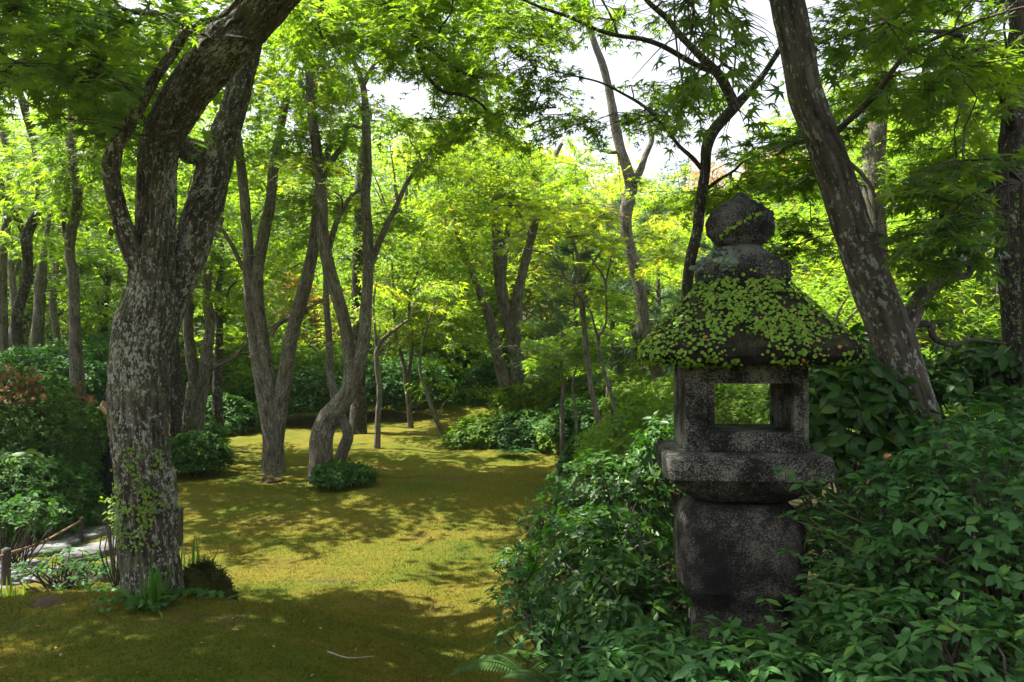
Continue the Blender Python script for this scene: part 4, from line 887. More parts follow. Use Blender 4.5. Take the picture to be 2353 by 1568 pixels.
t9.region((1350, 10, 1560, 60), (5.2, 6.0), 4, .24, .06, L_MID, 1, .45)
t9.region((1560, 400, 1700, 480), (5.6, 7), 7, .25, .06, L_MID, 1, .7)
t9.region((1720, 340, 1900, 460), (5.4, 7), 9, .28, .06, L_MID, 1, .6)
t9.finish(0)

SKY_ON[0] = True; SKY_MIN[0] = 3.65
# big leaning maple at the right
D0 = 4.25; zb = Hs(X(2150, D0), D0)
t10 = Tree('maple_tree', 'thick brown leaning trunk behind the bushes right of the lantern', (X(2150, D0), D0, zb), bark=B_BROWN)
t10.limb([(2170, 1240, 110), (2150, 1100, 100), (2120, 990, 94), (2098, 920, 94), (2078, 860, 95), (2055, 790, 96), (2030, 725, 95), (2008, 670, 92), (1985, 600, 90), (1960, 530, 86), (1938, 460, 84), (1915, 390, 82), (1890, 320, 80), (1868, 265, 80), (1850, 215, 80), (1838, 150, 78), (1825, 80, 78), (1812, 20, 78), (1800, -60, 76), (1780, -200, 70), (1790, -400, 60)], D0, 48, .025, .06, .004, 4)
t10.limb([(2075, 770, 44, 4.35), (2100, 715, 44, 4.4), (2128, 672, 44, 4.45), (2160, 640, 42, 4.5), (2190, 612, 42, 4.55), (2220, 590, 40, 4.6), (2245, 575, 40, 4.65), (2262, 555, 24, 4.7), (2290, 530, 16, 4.8)], D0, 24, .03, .15, .004, 6)
t10.limb([(2090, 748, 22, 4.4), (2120, 745, 17, 4.42), (2138, 748, 17, 4.42), (2142, 770, 15, 4.42), (2160, 785, 14, 4.45), (2190, 792, 12, 4.5), (2240, 782, 8, 4.6), (2310, 790, 6, 4.7)], D0, 14, .03, .15, 0, 7)
t10.limb([(2150, 655, 24, 4.5), (2190, 640, 18, 4.55), (2225, 632, 16, 4.6), (2232, 608, 16, 4.6), (2250, 600, 10, 4.65), (2320, 590, 8, 4.8)], D0, 12, .03, .15, 0, 8)
t10.limb([(2162, 632, 14, 4.5), (2140, 610, 12, 4.5), (2110, 598, 10, 4.5)], D0, 10, .03, .15, 0, 9)
t10.limb([(1782, -190, 40, 4.2), (1745, -300, 26, 3.8), (1700, -330, 18, 3.4), (1640, -300, 12, 3.0), (1580, -260, 8, 2.8)], D0, 12, .05, .1, 0, 12)
t10.region((1480, -30, 1720, 130), (2.6, 3.3), 4, .18, .058, L_NEAR, 0, .45, zmin=2.95, flat=.35, droop=.9, maxd=2.2)
t10.region((1640, 60, 1720, 330), (2.8, 3.4), 4, .15, .058, L_NEAR, 0, .5, zmin=2.95, flat=.35, droop=1.0, maxd=2.2)
t10.region((1500, 120, 1700, 330), (3.0, 3.6), 3, .15, .055, L_NEAR, 0, .45, zmin=2.95, flat=.35, droop=.9, maxd=2.2)
t10.region((1730, 290, 1900, 600), (4.5, 5.6), 16, .27, .06, [L_NEAR, L_MID], 0, .6, flat=.12)
t10.region((1900, 420, 2080, 640), (3.3, 3.9), 3, .2, .06, L_MID, 0, .6, flat=.1, zmin=2.95)
t10.region((1500, -900, 2600, -60), (2.2, 5.5), 22, .6, .12, L_NEAR, 2, .8)  # unseen sprays above the frame, added to shade the right foreground
t10.region((1100, -900, 2100, -330), (3.2, 6.0), 34, .6, .12, L_NEAR, 2, .85, maxd=6)  # second unseen layer, added to deepen that shade
t10.finish(300)

SKY_MIN[0] = 4.2
# trunks behind the leaning one
GR = 'trunks half hidden by the leaves at the upper right'
t11 = Tree('maple_tree', 'pale pinkish grey upright trunk behind the leaning one on the right', (X(2010, 7.5), 7.5, Hs(X(2010, 7.5), 7.5)))
t11.limb([(2012, 1150, 56), (2010, 900, 48), (2012, 780, 46), (2018, 660, 52), (2010, 560, 56), (2005, 460, 56), (2008, 350, 52), (2015, 250, 48), (2020, 120, 44), (2025, 0, 42), (2020, -150, 38)], 7.5, 24, .05, .1, .005, 4)
t11.region((1800, -20, 2360, 260), (5, 8), 26, .42, .07, [L_MID, L_LIME, L_LIME], 1, .5)
t11.region((1850, 250, 2360, 500), (5.5, 9), 18, .42, .07, [L_MID, L_LIME], 1, .5)
t11.finish()
t12 = Tree('maple_tree', 'dark ivy-specked trunk at the right edge of the view', (X(2350, 4.9), 4.9, Hs(X(2350, 4.9), 4.9)), bark=B_DARK)
t12.limb([(2370, 1250, 90), (2350, 950, 72), (2343, 800, 68), (2338, 700, 68), (2325, 600, 66), (2318, 520, 62), (2318, 430, 64), (2330, 300, 60), (2345, 150, 56), (2350, 0, 54), (2360, -200, 50)], 4.9, 32, .035, .1, .008, 4)
t12.limb([(2330, 300, 30, 4.9), (2290, 180, 18, 4.4), (2220, 90, 12, 3.9), (2120, 70, 9, 3.6), (2060, 72, 7, 3.5), (1980, 110, 5, 3.4)], 4, 12, .05, .1, 0, 5)
t12.region((1880, 60, 2380, 330), (3.2, 5.6), 20, .34, .064, [L_NEAR, L_MID, L_MID], 0, .5, flat=.1, droop=.3)
t12.region((2030, 330, 2380, 560), (3.0, 4.2), 10, .28, .064, [L_NEAR, L_MID], 0, .6, flat=.09, droop=.25)
t12.region((2000, 480, 2200, 640), (3.2, 3.6), 3, .22, .064, L_NEAR, 0, .7, flat=.09, droop=.4)
t12.region((1900, -60, 2380, 60), (3.6, 5.6), 10, .34, .064, [L_NEAR, L_MID], 0, .5, flat=.12)
t12.finish(300)

# --- the grove on the left
GL = 'lichened maples of the grove on the left'
def left(label, px, D, limbs, regions, bark=B_GREY): return simple_tree('maple_tree', label, px, D, limbs, regions, GL, bark, 14, .004, hi=True, rough=.16)
left('pale wavy trunk rising behind the reddish azalea bush', 178, 9.5, [
    [(180, 930, 34), (178, 880, 32), (174, 820, 30), (172, 760, 26), (170, 700, 25), (168, 640, 24), (160, 580, 22), (164, 530, 26), (176, 490, 24), (178, 430, 22), (168, 370, 20), (164, 300, 20), (168, 240, 18), (160, 160, 16), (150, 60, 12)], [(160, 570, 16), (150, 520, 16), (148, 450, 14), (160, 380, 10), (150, 300, 8)]],
    [rg((60, 200, 330, 500), (7, 10), 24, .45, .08, [L_LIME, L_MID], 1, lai=.6)])
left('dark trunk bowing left with a forked top at the far left', 60, 10.5, [
    [(78, 930, 26), (66, 880, 26), (50, 830, 26), (40, 780, 26), (38, 730, 26), (48, 690, 24), (62, 640, 24), (64, 590, 24), (62, 540, 26), (80, 500, 22), (92, 450, 20), (88, 390, 20), (80, 330, 18), (62, 270, 18), (44, 210, 16), (20, 160, 16), (-10, 110, 12)], [(58, 540, 18), (36, 495, 15), (14, 465, 14), (2, 420, 12), (-20, 350, 8)]],
    [rg((-20, 250, 260, 480), (8, 12), 20, .5, .085, [L_MID, L_LIME], 1, lai=.55)], B_DARK)
left('grey trunk cut by the left edge of the view', 6, 11, [
    [(8, 920, 22), (8, 800, 22), (6, 680, 20), (6, 590, 20), (16, 500, 20), (26, 420, 20), (22, 360, 18), (8, 310, 16), (-6, 240, 14)]], [rg((-60, 420, 120, 640), (10, 13), 10, .5, .09, [L_MID, L_LIME], 1, lai=.5)])
left('stub-topped stout pale trunk between the two bowed ones', 90, 12, [
    [(84, 820, 30), (88, 740, 26), (92, 690, 24), (94, 645, 26), (104, 560, 12), (118, 480, 12), (134, 420, 12), (138, 340, 10)]], [rg((60, 520, 240, 700), (11, 14), 14, .5, .09, [L_MID, L_LIME], 1, lai=.5)])
left('thin straight trunk standing behind the lichened grove', 238, 13, [
    [(238, 850, 24), (236, 780, 22), (238, 710, 20), (248, 640, 16), (252, 560, 12), (262, 460, 9)], [(238, 720, 10), (215, 670, 9), (200, 640, 7), (180, 610, 6)]], [rg((180, 560, 330, 760), (12, 15), 12, .5, .1, [L_MID, L_LIME], 2, lai=.55)], B_DARK)
left('dark broken stump-like trunk right behind the big lichened trunk', 412, 10.6, [
    [(412, 1020, 36), (408, 960, 36), (405, 900, 38), (400, 850, 36), (396, 800, 30), (396, 700, 22), (404, 600, 18)]], [rg((380, 560, 520, 700), (10, 12), 8, .4, .085, L_MID, 1, lai=.6)], B_DARK)
left('short pale split stem leaning on the dark trunk', 430, 10.2, [
    [(424, 1010, 16), (428, 960, 16), (432, 920, 15), (436, 880, 12)]], [], B_BROWN)
left('speckled grey trunk with two upright limbs left of the lawn', 455, 11, [
    [(450, 990, 40), (452, 940, 38), (448, 880, 28), (440, 820, 26), (432, 760, 24), (433, 700, 22), (430, 640, 20), (440, 560, 14)], [(454, 940, 34), (466, 880, 30), (474, 820, 28), (482, 760, 24), (478, 700, 22), (476, 640, 22), (490, 570, 18), (510, 500, 12)], [(478, 850, 12), (508, 838, 11), (540, 818, 9), (580, 780, 7), (640, 740, 5)]],
    [rg((400, 440, 570, 600), (10, 13), 16, .45, .085, [L_MID, L_LIME], 1, lai=.55), rg((480, 620, 600, 780), (11, 13), 8, .4, .085, L_MID, 1, lai=.5)])
left('slender leaning trunk left of the big trunk, low in the grove', 300, 14, [
    [(300, 860, 20), (290, 780, 18), (270, 700, 14), (230, 620, 12), (200, 560, 9)]], [rg((180, 640, 320, 860), (13, 16), 18, .6, .1, [L_MID, L_LIME, L_LIME], 2, lai=.55)], B_DARK)

left('slim pale trunk between the reddish azalea and the grove', 128, 13.5, [
    [(128, 860, 18), (130, 780, 17), (122, 700, 16), (128, 620, 14), (140, 540, 13), (136, 460, 11), (145, 380, 9)], [(128, 620, 10), (112, 560, 8), (105, 500, 7)]], [rg((80, 380, 220, 560), (12, 15), 9, .5, .1, [L_MID, L_LIME], 2, lai=.5)])
left('slim wavy trunk close to the left edge, second from it', 30, 13, [
    [(30, 880, 18), (26, 800, 17), (34, 720, 16), (28, 640, 15), (22, 560, 14), (34, 480, 12), (48, 400, 10)], [(30, 640, 10), (52, 580, 8), (66, 500, 6)]], [rg((-20, 360, 120, 560), (12, 15), 7, .5, .1, [L_MID, L_LIME], 2, lai=.5)])
left('thin dark trunk just right of the speckled two-limbed trunk', 500, 12, [
    [(500, 860, 20), (505, 760, 17), (500, 680, 15), (512, 600, 13), (505, 520, 11), (520, 430, 9)], [(503, 720, 8), (530, 660, 6), (560, 640, 4)]], [rg((440, 430, 580, 560), (11, 13), 5, .4, .085, [L_MID], 1, lai=.5)], B_DARK)

# ------------------------------------------------------------------ the wood behind: copies of six kinds of tree
def proc_tree(seed, H_, spread, npad, lpp, size, low=.25):
    rs = np.random.RandomState(seed); tr = MB(); tw = MB(); pts = []
    b = []; x = y = 0
    for k in range(6): b.append((x, y, H_ * .75 * k / 5 - (.3 if k == 0 else 0), .16 * (1 - k / 7.0))); x += rs.normal(0, .16); y += rs.normal(0, .16)
    c = tube(tr, b, 8, .4, .1); tips = []; PL = []
    for k in range(npad):
        t = low + (1 - low) * rs.rand() ** .8; R = spread * (1 - ((t - .45) / .62) ** 2 * .85) ** .5 if abs(t - .45) < .66 else .5
        a = rs.uniform(0, 6.283); rr = R * rs.rand() ** .45; p = np.array([math.cos(a) * rr, math.sin(a) * rr, H_ * t - .12 * rr]); i = int(min(len(c) - 1, max(0, (t * .75) * len(c))))
        q = c[i]
        if k % 3 == 0: tube(tr, [(*q, .045), (*((q + p) / 2 + [0, 0, .25]), .03), (*p, .012)], 5, .5, 0, cap=False)
        s_ = rs.uniform(.7, 1.2); pos, d, nn, st, twg = pad_leaves(q, p, s_, lpp, size, .2, .4); PL.append((pos, d, nn, rs.uniform(.7, 1.3, lpp) * size))
    L = [np.concatenate([p[i] for p in PL]) for i in range(4)]; lm = MB(); scatter(lm, M3, *L)
    def me(mb, nm, mat, attr): V = np.concatenate(mb.V); return mesh_np(nm, V, [np.concatenate(mb.F[k]) for k in (3, 4) if mb.F[k]], mat, True, np.concatenate(mb.A) if attr else None)
    TRI[0] += lm.tris() + tr.tris()
    return me(tr, 'trunk', B_GREY, True), me(lm, 'crown', L_LIME, False)
KINDS = [proc_tree(11, 6.5, 2.3, 62, 100, .15), proc_tree(12, 7.2, 2.6, 70, 95, .15), proc_tree(13, 5.6, 2.2, 56, 100, .14), proc_tree(14, 8.5, 2.5, 74, 95, .16), proc_tree(15, 3.6, 1.8, 44, 100, .12, .18), proc_tree(16, 7.6, 2.9, 80, 90, .16)]
TINTS = {'bright lime': L_LIME, 'yellow-green': L_YEL, 'mid green': L_MID, 'orange-tinged': L_ORA, 'dark green': L_SHRUB}
def bg_tree(px, D, kind, tint, s=1.0, rot=None, dz=0, where='', nm='background_maple'):
    x = X(px, D); z = Hs(x, D) - .1 + dz; lab = where
    root = empty(nm, (x, D, z), lab, 'tree', 'trees of the wood behind the lawn'); root.rotation_euler = (0, 0, rot if rot is not None else RNG.uniform(0, 6.28)); root.scale = (s, s, s * RNG.uniform(.92, 1.08))
    for me_, n, mat in ((KINDS[kind][0], 'trunk', B_GREY), (KINDS[kind][1], 'crown', TINTS[tint])):
        o = bpy.data.objects.new(n, me_); COL.objects.link(o); o.parent = root; o.material_slots[0].link = 'OBJECT'; o.material_slots[0].material = mat
BG = [  # px, depth, kind, tint, scale
    (40, 15.5, 0, 'mid green', .9), (150, 17, 1, 'bright lime', .95), (300, 17.5, 3, 'mid green', .9), (420, 16, 0, 'bright lime', .85), (520, 18, 1, 'mid green', .95),
    (-60, 20, 5, 'bright lime', 1), (80, 22, 3, 'mid green', 1), (220, 23, 5, 'yellow-green', 1), (360, 22, 3, 'bright lime', 1), (560, 25, 3, 'bright lime', 1.0), (760, 26, 3, 'bright lime', 1.0), (900, 22, 1, 'bright lime', 1.0),
    (640, 25, 1, 'bright lime', 1), (520, 30, 4, 'yellow-green', 1.3), (600, 21, 4, 'bright lime', .8), (690, 22.5, 4, 'orange-tinged', 1.0), (760, 24, 4, 'yellow-green', 1.1), (500, 20, 4, 'bright lime', .9), (850, 21, 4, 'yellow-green', .9),
    (960, 19, 4, 'mid green', 1.0), (1060, 19.5, 2, 'bright lime', .8), (1010, 24, 1, 'yellow-green', 1), (1120, 21, 3, 'mid green', .9), (1180, 25, 5, 'yellow-green', 1.0), (1080, 30, 3, 'dark green', 1.1),
    (1250, 19, 0, 'yellow-green', .8), (1340, 22, 0, 'bright lime', .85), (1440, 20, 2, 'yellow-green', .85), (1530, 24, 0, 'bright lime', .9), (1400, 28, 1, 'yellow-green', 1.0), (1290, 27, 1, 'orange-tinged', 1.0), (1560, 18, 4, 'bright lime', 1.0),
    (1620, 21, 2, 'bright lime', .9), (1700, 25, 0, 'yellow-green', 1.0), (1760, 19, 0, 'bright lime', .85), (1820, 15, 4, 'bright lime', 1.15), (1900, 18, 0, 'bright lime', .9), (1950, 13.5, 4, 'yellow-green', 1.0), (1700, 32, 5, 'orange-tinged', 1.0), (1800, 29, 3, 'orange-tinged', .95),
    (2050, 17, 1, 'bright lime', .9), (2120, 13.5, 4, 'bright lime', 1.1), (2200, 16, 1, 'bright lime', .9), (2290, 13, 2, 'bright lime', .85), (2380, 15, 0, 'bright lime', .9), (2000, 24, 3, 'mid green', 1.1), (2150, 23, 5, 'yellow-green', 1.1), (2320, 21, 3, 'mid green', 1.0), (2450, 19, 5, 'bright lime', 1),
    (1640, 14.5, 4, 'yellow-green', .9), (1720, 12.5, 4, 'bright lime', .75), (1500, 15, 4, 'bright lime', .8), (1860, 11.5, 4, 'bright lime', .7),
    (1480, 36, 5, 'yellow-green', .95), (1580, 38, 3, 'dark green', .9), (1350, 38, 5, 'dark green', .9), (1180, 36, 3, 'bright lime', .95), (980, 34, 5, 'mid green', 1.2), (840, 32, 5, 'bright lime', 1.1), (700, 34, 5, 'mid green', 1.2), (560, 36, 3, 'dark green', 1.2), (400, 32, 5, 'bright lime', 1.2), (200, 32, 3, 'mid green', 1.3), (20, 30, 5, 'mid green', 1.3), (1900, 34, 5, 'bright lime', 1.2), (2100, 33, 5, 'mid green', 1.2), (2300, 30, 3, 'bright lime', 1.3)]
def near_word(px):
    for lim, wd in ((120, 'beyond the far-left trunks'), (330, 'seen left of the big lichened trunk'), (480, 'seen just right of the big lichened trunk'), (600, 'seen left of the three-stemmed maple'), (720, 'between the three-stemmed and elbow-bent maples'), (880, 'seen past the elbow-bent maple'), (1000, 'above the middle of the lawn'), (1130, 'left of the blue-grey stemmed maple'), (1280, 'right of the blue-grey stemmed maple'), (1420, 'behind the umbrella-shaped maple'), (1560, 'behind the Y-forked maple'), (1700, 'behind the left half of the lantern'), (1850, 'behind the right half of the lantern'), (2000, 'between the lantern and leaning trunk'), (2180, 'behind the leaning trunk'), (2330, 'right of the leaning trunk')):
        if px < lim: return wd
    return 'at the right edge of the view'
_seen = {}
BG.sort(key=lambda r: r[1])
for px, D, kd, tint, s in BG:
    base = tint + ' maple %s' % near_word(px); k = _seen.get(base, 0); _seen[base] = k + 1
    sz = 'small ' if kd == 4 else ('tall ' if kd == 3 else '')
    lab = sz + base + ('' if k == 0 else (', farther back' if k == 1 else ', farthest back'))
    if k == 0 and D > 27: lab = 'distant ' + lab
    bg_tree(px, D, kd, tint, s, where=lab)

# pines with soft needles behind the shrub bank
def pine(px, D, h, seed, label):
    x = X(px, D); z = Hs(x, D); rs = np.random.RandomState(seed); root = empty('pine_tree', (x, D, z), label, 'tree', 'young pines in the middle distance'); tr = MB(); lm = MB()
    tube(tr, [(x, D, z - .1, .06), (x + .1, D, z + h * .5, .04), (x + .05, D, z + h, .012)], 8, .2, .1)
    P_, D_, N_ = [], [], []
    for k in range(46):
        t = rs.uniform(.15, 1); a = rs.uniform(0, 6.28); L = (1.25 - t) * 1.1 * rs.uniform(.6, 1.1); p0 = np.array([x + .1 * t, D, z + h * t]); p1 = p0 + np.array([math.cos(a) * L, math.sin(a) * L, .35 * L])
        tube(tr, [(*p0, .014), (*p1, .004)], 4, .3, 0, cap=False)
        for j in range(7):
            q = p0 + (p1 - p0) * (.35 + .65 * j / 6); n = 26; dd = nrm(nrm(p1 - p0) * .8 + rs.normal(0, .6, (n, 3)) + np.array([0, 0, -.15])); P_.append(np.repeat(q[None], n, 0)); D_.append(dd); N_.append(rs.normal(0, 1, (n, 3)))
    P_, D_, N_ = map(np.concatenate, (P_, D_, N_)); scatter(lm, (TUFT[0] * np.array([.35, 1, 1]), TUFT[1]), P_, D_, N_, rs.uniform(.16, .3, len(P_)))
    tr.build('trunk', B_BROWN, root, np.array(root.location), attr=True); lm.build('crown', L_PINE, root, np.array(root.location)); TRI[0] += lm.tris()
pine(1500, 12.8, 3.6, 1, 'feathery blue-green pine behind the Y-forked maple'); pine(1310, 13.5, 3.2, 2, 'feathery pine behind the umbrella-shaped maple'); pine(1420, 16, 4.2, 3, 'tallest feathery pine between the two nearer pines'); pine(1640, 11.5, 2.9, 4, 'feathery pine directly behind the lantern window')

# ------------------------------------------------------------------ shrubs
def shrub(name, label, c, r, tpl, key, size, mat, nw, k=5, n_single=0, group=None, cat='shrub', seed=1, low=-.25, spread=.55, lump=.35, stems=26, rest=None, up=.55, inner=.45, droop=.15, stem_mat=None, extra=None):
    """c: centre of the crown, r: radii; leaves sit in whorls of k on twig tips over a lumpy body"""
    rs = np.random.RandomState(seed + 100); c = np.array(c, float); r = np.array(r, float); base = np.array([c[0], c[1], Hs(c[0], c[1])])
    root = empty(name, base, label, cat, group)
    d = nrm(rs.normal(0, 1, (nw * 3, 3))); d = d[d[:, 2] > low][:nw]; n = len(d)
    f = 1 + (fbm(d * 2.1 + seed * 3.1, 3, seed) - .45) * 2 * lump; t = np.where(rs.rand(n) < .6, rs.uniform(.88, 1.08, n), rs.uniform(inner, .95, n))
    tip = c + d * r * (f * t)[:, None]; gz = H(tip[:, 0], tip[:, 1]); ok = tip[:, 2] > gz + .02; tip, d = tip[ok], d[ok]; n = len(tip)
    ax = nrm(d * np.array([1, 1, .6]) * (1 - up) + np.array([0, 0, up]) + rs.normal(0, .22, (n, 3)))
    T = np.repeat(tip, k, 0); A = np.repeat(ax, k, 0); m = len(T); ph = np.tile(np.arange(k) * 6.283 / k, n) + np.repeat(rs.uniform(0, 6.28, n), k) + rs.normal(0, .25, m)
    u = nrm(np.cross(A, np.array([.3, .2, 1.]) + rs.normal(0, .2, (m, 3)))); v = np.cross(A, u); rd = u * np.cos(ph)[:, None] + v * np.sin(ph)[:, None]
    dr = nrm(rd + A * rs.uniform(-.15, spread, m)[:, None] - np.array([0, 0, droop])); nn = nrm(A + rs.normal(0, .25, (m, 3))); sz = size * rs.uniform(.5, 1.25, m)
    pos = T + A * (rs.rand(m) - .7)[:, None] * size * .5
    o, tr = leaves('leaves', key, tpl, mat, pos, dr, nn, sz, root, base, n_single, rest_tpl=rest); TRI[0] += tr
    mb = MB(); ii = rs.permutation(n)[:stems]
    for i in ii:
        b = base + np.array([rs.normal(0, .12) * r[0], rs.normal(0, .12) * r[1], -.03]); mid = b * .45 + tip[i] * .55 + np.array([0, 0, .1 * r[2]]) + rs.normal(0, .04, 3)
        tube(mb, [(*b, .009 * min(1.6, max(.5, r[2]))), (*mid, .005), (*(tip[i] - ax[i] * .01), .0018)], 5, .12 if n_single else .3, .1, cap=False)
    if ii.size: mb.build('stems', stem_mat or B_TWIG, root, base, attr=True); TRI[0] += mb.tris()
    if extra:
        pass
    return root, tip, ax
def at(px, py, D): return P(px, py, D)
# near left: round azalea bush with reddish tips
rt, tip, ax = shrub('azalea_bush', 'big rounded azalea bush with reddish new tips at the left of the path', (X(20, 8.9), 8.9, .5), (.93, .95, 1.0), OV1, 'ov1', .055, L_AZ, 6800, 5, 0, seed=1, lump=.32, low=-.5, inner=.8, stems=12)
sel = np.where((tip[:, 2] > 1.12) & (vnoise(tip * 3.0, 5) > .5))[0][:420]; mb = MB(); k = 6
T = np.repeat(tip[sel], k, 0); m = len(T); dd = nrm(RNG.normal(0, 1, (m, 3)) * .6 + np.array([0, 0, 1.]))
scatter(mb, OV1, T, dd, RNG.normal(0, 1, (m, 3)), RNG.uniform(.035, .075, m)); o = mb.build('red_tips', L_RED, rt, np.array(rt.location)); o['kind'] = 'stuff'
shrub('azalea_bush', 'dark lower bush hugging the path behind the rope fence', (X(4, 8.0), 8.0, .1), (.84, .8, .62), OV1, 'ov1', .052, L_SHRUB, 4800, 5, 0, seed=2, lump=.42, low=-.4, inner=.75, stems=8)
shrub('broadleaf_shrub', 'hand-shaped bright leaves poking out of the azalea bush', (X(80, 7.9), 7.85, .6), (.34, .1, .07), OVN, 'ovn', .22, L_MID, 6, 6, 0, seed=3, up=.8, stems=4)
shrub('shrub', 'dark shrub under the trunks at the far left', (X(60, 11), 11.6, .9), (1.7, 1.0, 1.0), OV1, 'ov1', .08, L_SHRUB, 2600, 5, seed=4, inner=.8)
shrub('shrub', 'tall dark foliage beside the person on the path', (X(235, 12), 12.5, .9), (.85, .8, 1.1), OV1, 'ov1', .08, L_SHRUB, 2400, 5, seed=5, inner=.8)
shrub('shrub', 'mid green leafy bush high behind the azalea', (X(80, 10), 10.2, 1.25), (.9, .6, .5), OV1, 'ov1', .07, L_SOFT, 1700, 5, seed=6, inner=.8)
shrub('shrub', 'round glossy bush showing right of the big lichened trunk', (X(455, 9.9), 9.9, .38), (.37, .38, .34), OV1, 'ov1', .06, L_SHRUB, 1500, 5, seed=7, lump=.15, inner=.7)
shrub('shrub', 'low bush behind the round glossy bush at the lawn edge', (X(430, 11.3), 11.4, .5), (.5, .4, .38), OV1, 'ov1', .06, L_SHRUB, 1000, 5, seed=8, inner=.7)
# dark row behind the lawn
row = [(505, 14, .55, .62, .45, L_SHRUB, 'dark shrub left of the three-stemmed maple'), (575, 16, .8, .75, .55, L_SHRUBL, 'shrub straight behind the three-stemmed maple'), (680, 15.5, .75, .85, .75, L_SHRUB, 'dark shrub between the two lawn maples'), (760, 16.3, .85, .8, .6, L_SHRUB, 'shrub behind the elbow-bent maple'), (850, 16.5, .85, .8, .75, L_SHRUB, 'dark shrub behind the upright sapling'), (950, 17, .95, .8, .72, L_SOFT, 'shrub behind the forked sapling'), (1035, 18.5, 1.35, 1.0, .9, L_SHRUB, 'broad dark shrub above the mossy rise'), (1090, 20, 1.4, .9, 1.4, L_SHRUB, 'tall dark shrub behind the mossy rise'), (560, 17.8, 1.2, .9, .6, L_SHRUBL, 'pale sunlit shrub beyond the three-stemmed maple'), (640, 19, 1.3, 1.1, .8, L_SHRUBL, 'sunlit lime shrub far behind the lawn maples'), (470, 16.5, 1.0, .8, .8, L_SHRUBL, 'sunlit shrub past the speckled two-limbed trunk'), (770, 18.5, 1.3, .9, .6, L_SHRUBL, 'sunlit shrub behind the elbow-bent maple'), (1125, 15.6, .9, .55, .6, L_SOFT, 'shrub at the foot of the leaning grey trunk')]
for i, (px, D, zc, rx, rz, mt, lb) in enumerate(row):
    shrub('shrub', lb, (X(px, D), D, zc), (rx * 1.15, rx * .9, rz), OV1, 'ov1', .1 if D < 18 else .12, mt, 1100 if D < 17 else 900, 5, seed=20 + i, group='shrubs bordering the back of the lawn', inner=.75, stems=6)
shrub('shrub', 'little leafy bush round the foot of the elbow-bent maple', (X(785, 9.1), 9.1, Hs(X(785, 9.1), 9.1) + .1), (.34, .3, .17), OV1, 'ov1', .07, L_SHRUB, 650, 5, seed=40, inner=.6)
# shrub bank right of the lawn
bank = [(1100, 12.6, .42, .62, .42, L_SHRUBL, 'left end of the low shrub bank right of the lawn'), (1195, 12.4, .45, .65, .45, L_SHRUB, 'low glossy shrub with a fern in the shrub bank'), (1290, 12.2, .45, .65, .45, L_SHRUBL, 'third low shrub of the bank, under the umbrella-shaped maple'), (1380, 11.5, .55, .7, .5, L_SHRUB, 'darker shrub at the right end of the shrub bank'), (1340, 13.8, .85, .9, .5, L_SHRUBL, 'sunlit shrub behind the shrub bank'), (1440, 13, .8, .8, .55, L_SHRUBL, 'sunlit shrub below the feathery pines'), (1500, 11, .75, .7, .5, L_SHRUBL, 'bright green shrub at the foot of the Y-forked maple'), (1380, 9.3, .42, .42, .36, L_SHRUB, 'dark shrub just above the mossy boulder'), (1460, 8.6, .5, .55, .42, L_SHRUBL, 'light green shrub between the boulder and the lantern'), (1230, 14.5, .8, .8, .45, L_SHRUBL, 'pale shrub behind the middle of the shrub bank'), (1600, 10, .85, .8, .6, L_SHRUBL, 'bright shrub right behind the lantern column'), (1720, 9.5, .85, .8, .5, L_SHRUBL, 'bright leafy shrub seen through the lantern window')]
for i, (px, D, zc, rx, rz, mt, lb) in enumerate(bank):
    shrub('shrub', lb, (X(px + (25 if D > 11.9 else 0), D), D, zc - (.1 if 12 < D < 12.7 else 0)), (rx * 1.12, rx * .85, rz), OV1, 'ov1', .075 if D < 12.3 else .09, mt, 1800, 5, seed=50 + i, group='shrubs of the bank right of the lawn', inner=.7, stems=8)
# right of and behind the lantern
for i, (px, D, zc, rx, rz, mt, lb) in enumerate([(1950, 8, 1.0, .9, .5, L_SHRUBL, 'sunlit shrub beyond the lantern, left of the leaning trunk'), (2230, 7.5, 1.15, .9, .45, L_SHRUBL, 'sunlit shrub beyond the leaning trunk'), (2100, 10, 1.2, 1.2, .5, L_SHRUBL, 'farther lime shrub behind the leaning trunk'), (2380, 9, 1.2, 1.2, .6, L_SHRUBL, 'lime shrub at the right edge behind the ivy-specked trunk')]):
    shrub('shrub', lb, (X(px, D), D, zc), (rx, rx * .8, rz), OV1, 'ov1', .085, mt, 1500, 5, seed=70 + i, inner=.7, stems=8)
# glossy shrubs left of the lantern
GG = 'glossy shrubs left of the lantern'
shrub('glossy_shrub', 'glossy dark shrub leaning over the lawn, lower left of the lantern', (X(1400, 4.0), 4.0, .52), (.42, .5, .36), OVN, 'ovn', .062, L_GLOSS, 446, 5, 300, GG, seed=81, lump=.3, up=.45, inner=.5, stems=60, rest=OV1)
shrub('glossy_shrub', 'glossy shrub with arching sprays between boulder and lantern', (X(1430, 4.9), 4.9, .62), (.5, .6, .38), OVN, 'ovn', .06, L_GLOSS, 540, 5, 300, GG, seed=82, lump=.35, up=.5, inner=.5, stems=60, rest=OV1)
shrub('glossy_shrub', 'brighter shrub close behind the left side of the lantern', (X(1500, 5.9), 5.9, .9), (.5, .5, .42), OVN, 'ovn', .06, L_SHRUBL, 800, 5, 0, GG, seed=83, lump=.35, up=.5, inner=.5, stems=40, rest=OV1)
shrub('glossy_shrub', 'dark low glossy leaves at the foot of the lantern column', (X(1430, 3.3), 3.3, .52), (.3, .3, .27), OVN, 'ovn', .058, L_GLOSS, 259, 5, 300, GG, seed=84, lump=.3, up=.4, inner=.4, stems=40, rest=OV1)
